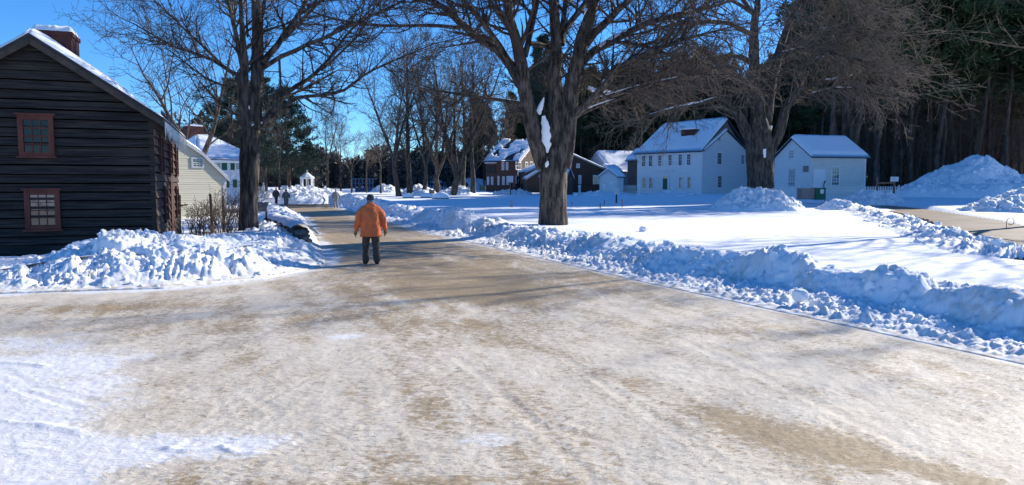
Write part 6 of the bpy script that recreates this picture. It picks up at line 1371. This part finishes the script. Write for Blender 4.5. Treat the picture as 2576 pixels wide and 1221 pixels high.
    fuse(b.build('skirt' if skirt else 'trousers', lm, th), .014 if fine else vox, 1, fold if fine else None, .03)
    bm_ = M_black
    for i in (0, 1):
        b = MB(); capsule(b, [(an[i][0], an[i][1] - .03, .055), (an[i][0] * 1.1, an[i][1] + .16, .045)], [.058, .048], 10); capsule(b, [(an[i][0], an[i][1] - .01, .08), (an[i][0], an[i][1], .17)], [.055, .055], 10); fuse(b.build('boot', cloth('boot_brown', (.035, .028, .025)), th), .014 if fine else vox, 1)
    if gloves:
        for i in (0, 1):
            b = MB(); w = Vector(wr[i]); d = (w - Vector(el[i])).normalized(); sg = -1 if i == 0 else 1; capsule(b, [tuple(w - d * .03), tuple(w + d * .03), tuple(w + d * .085)], [.045, .038, .046], 10)
            for j in range(4):
                c = w + d * .10 + Vector((0, (j - 1.5) * .024, 0)); L_ = (.064, .075, .07, .055)[j]; capsule(b, [tuple(c), tuple(c + d * L_ * .55 + Vector((-sg * .010, 0, 0))), tuple(c + d * L_ + Vector((-sg * .032, 0, 0)))], [.0125, .012, .011], 8)
            capsule(b, [tuple(w + d * .035 + Vector((0, .034, 0))), tuple(w + d * .075 + Vector((-sg * .012, .060, 0))), tuple(w + d * .105 + Vector((-sg * .02, .062, 0)))], [.017, .015, .013], 8)
            fuse(b.build('glove', gloves, th), .006, 1)
    if hat:
        b = MB(); hm = hatm or cloth('dark_hat', (.03, .035, .045))
        if hat == 'cap':
            b.rings([(0, -.005, 1.62, .088, .108), (0, -.008, 1.66, .096, .116), (0, -.01, 1.71, .095, .112), (0, -.005, 1.755, .072, .085), (0, 0, 1.78, .03, .035)], 18); b.rings([(-.05, .10, 1.655, .05, .06), (-.05, .10, 1.672, .05, .06)], 12)
            fuse(b.build('cap', hm, th), .012, 1)
            b = MB(); b.rings([(0, -.012, 1.50, .10, .095), (0, -.01, 1.54, .085, .09), (0, -.01, 1.60, .082, .10), (0, -.01, 1.635, .086, .104)], 16); b.build('scarf', cloth('grey_scarf', (.19, .18, .19)), th, True)
        elif hat == 'hood': b.ball((0, -.01, 1.64), .125, 10, (1, 1.1, 1.1)); b.build('hood', hm, th, True)
        else: b.rings([(0, 0, 1.64, .086, .106), (0, 0, 1.70, .088, .105), (0, 0, 1.76, .06, .07), (0, 0, 1.78, .02, .02)], 14); b.build('knit_hat', hm, th, True)
    return th
c = G(934, 665); M_orange = cloth('orange_cloth', (.70, .17, .060), .025)
person('person in an orange jacket, dark cap and dark trousers walking away along the sanded road', c[0], c[1], 0, 1.78, .34, M_orange, ('charcoal_trousers', (.075, .058, .052)), hat='cap', long_=.17, hatm=cloth('navy_cap', (.035, .042, .065)), stride=.09, arms=(.02, .05), fine=True, gloves=cloth('tan_glove', (.26, .17, .06)), hood=True)
def far_person(label, px, yh, yf, coat, legs, face=0.0, z=None, **k):
    # distance from the standing height seen in the picture
    Hh = k.pop('H', 1.72); Yd = k.pop('Yd', Hh * FPX / (yf - yh)); x = K(px) * Yd; return person(label, x, Yd, P(px, yf, Yd)[2] if z is None else z, Hh, face, coat, legs, **k)
far_person('person in pale grey clothes walking at the right edge of the far road', 844, 481, 529, ('pale_grey_coat', (.40, .37, .34)), ('pale_trousers', (.46, .42, .38)), .3, z=0, hat='knit', hatm=cloth('pale_hat', (.5, .47, .42)), stride=.22, arms=(-.15, .18), H=1.76)
far_person('person in a long grey-brown coat, the right one of two by the far bank', 719, 482, 522, ('grey_coat', (.24, .22, .21)), ('grey_skirt', (.24, .22, .21)), .2, z=.05, Yd=72, hat='hood', hatm=cloth('grey_hood', (.16, .15, .14)), skirt=True, H=1.66, long_=.35)
far_person('person in a dark brown coat, the left one of two by the far bank', 694, 481, 519, ('dark_brown_coat', (.10, .075, .07)), ('brown_trousers', (.05, .04, .04)), -.2, z=.3, Yd=71, hat='knit', H=1.55, long_=.2)
far_person('small person with a pale back and dark head just right of the slim trunk', 656, 487, 520, ('pale_coat', (.45, .44, .45)), ('grey_trousers', (.12, .11, .12)), .5, z=.5, hat='knit', H=1.6)
far_person('lone person in dark blue walking before the blue-grey shelter', 932, 455, 474, ('navy_coat', (.02, .035, .10)), ('navy_trousers', (.02, .03, .06)), 1.2, stride=.3, H=1.72)
GPB = 'visitors gathered behind the bare tree row'
far_person('person in a red coat at the left end of the visitors behind the tree row', 1069, 457, 476, ('red_coat', (.45, .05, .035)), ('dark_trousers', (.02, .02, .025)), .4, hat='knit', group=GPB)
gq = random.Random(4)
darks = [('black_coat', (.014, .015, .02)), ('navy_coat', (.02, .035, .10)), ('slate_coat', (.12, .14, .19)), ('plum_coat', (.07, .025, .04))]
for i, (px, y0, y1) in enumerate(((1080, 456, 475), (1086, 457, 476), (1093, 455, 475), (1099, 458, 476), (1106, 456, 476), (1113, 457, 476), (1119, 456, 475), (1127, 457, 476))):
    far_person('dark-clothed visitor standing in the close group behind the tree row', px, y0, y1, darks[i % 4], ('dark_trousers', (.02, .02, .025)), gq.uniform(0, 6), hat='knit' if i % 2 else 'hood', group=GPB)
far_person('dark visitor in front of the blue snow mound, the left one of two', 1151, 460, 479, darks[0], ('dark_trousers', (.02, .02, .025)), .1, hat='hood'); far_person('dark visitor in front of the blue snow mound, the right and taller one of two', 1173, 457, 479, darks[0], ('dark_trousers', (.02, .02, .025)), .1, hat='knit', H=1.85)
for i, (px, y0, y1, lab) in enumerate(((1286, 459, 483, 'dark-clothed visitor directly below the large white notice, leftmost of five'), (1296, 460, 482, 'dark-clothed visitor second from the left below the large white notice'), (1303, 461, 482, 'dark-clothed visitor in the middle of the five by the large white notice'), (1312, 460, 482, 'dark-clothed visitor with a purple tinged coat, fourth from the left of five'), (1325, 459, 484, 'dark-clothed visitor standing slightly apart, rightmost of five by the notice'))):
    far_person(lab, px, y0, y1, darks[(0, 2, 0, 3, 0)[i]], ('dark_trousers', (.02, .02, .025)), gq.uniform(0, 6), hat='knit', stride=.1 + .1 * (i == 4), Yd=114, H=1.52)
# pale post-like figure on the far left bank
xq = K(663) * 84; zt = P(663, 459, 84)[2]; b = MB(); b.rings([(xq, 84, .9, .17, .17), (xq, 84, 1.3, .16, .16), (xq, 84, zt - .35, .13, .13), (xq, 84, zt - .28, .07, .07), (xq, 84, zt - .15, .11, .11), (xq, 84, zt, .03, .03)], 10)
tag(b.build('white_post', M_white), 'small white round-topped post on the snow right of the slim trunk', 'post')
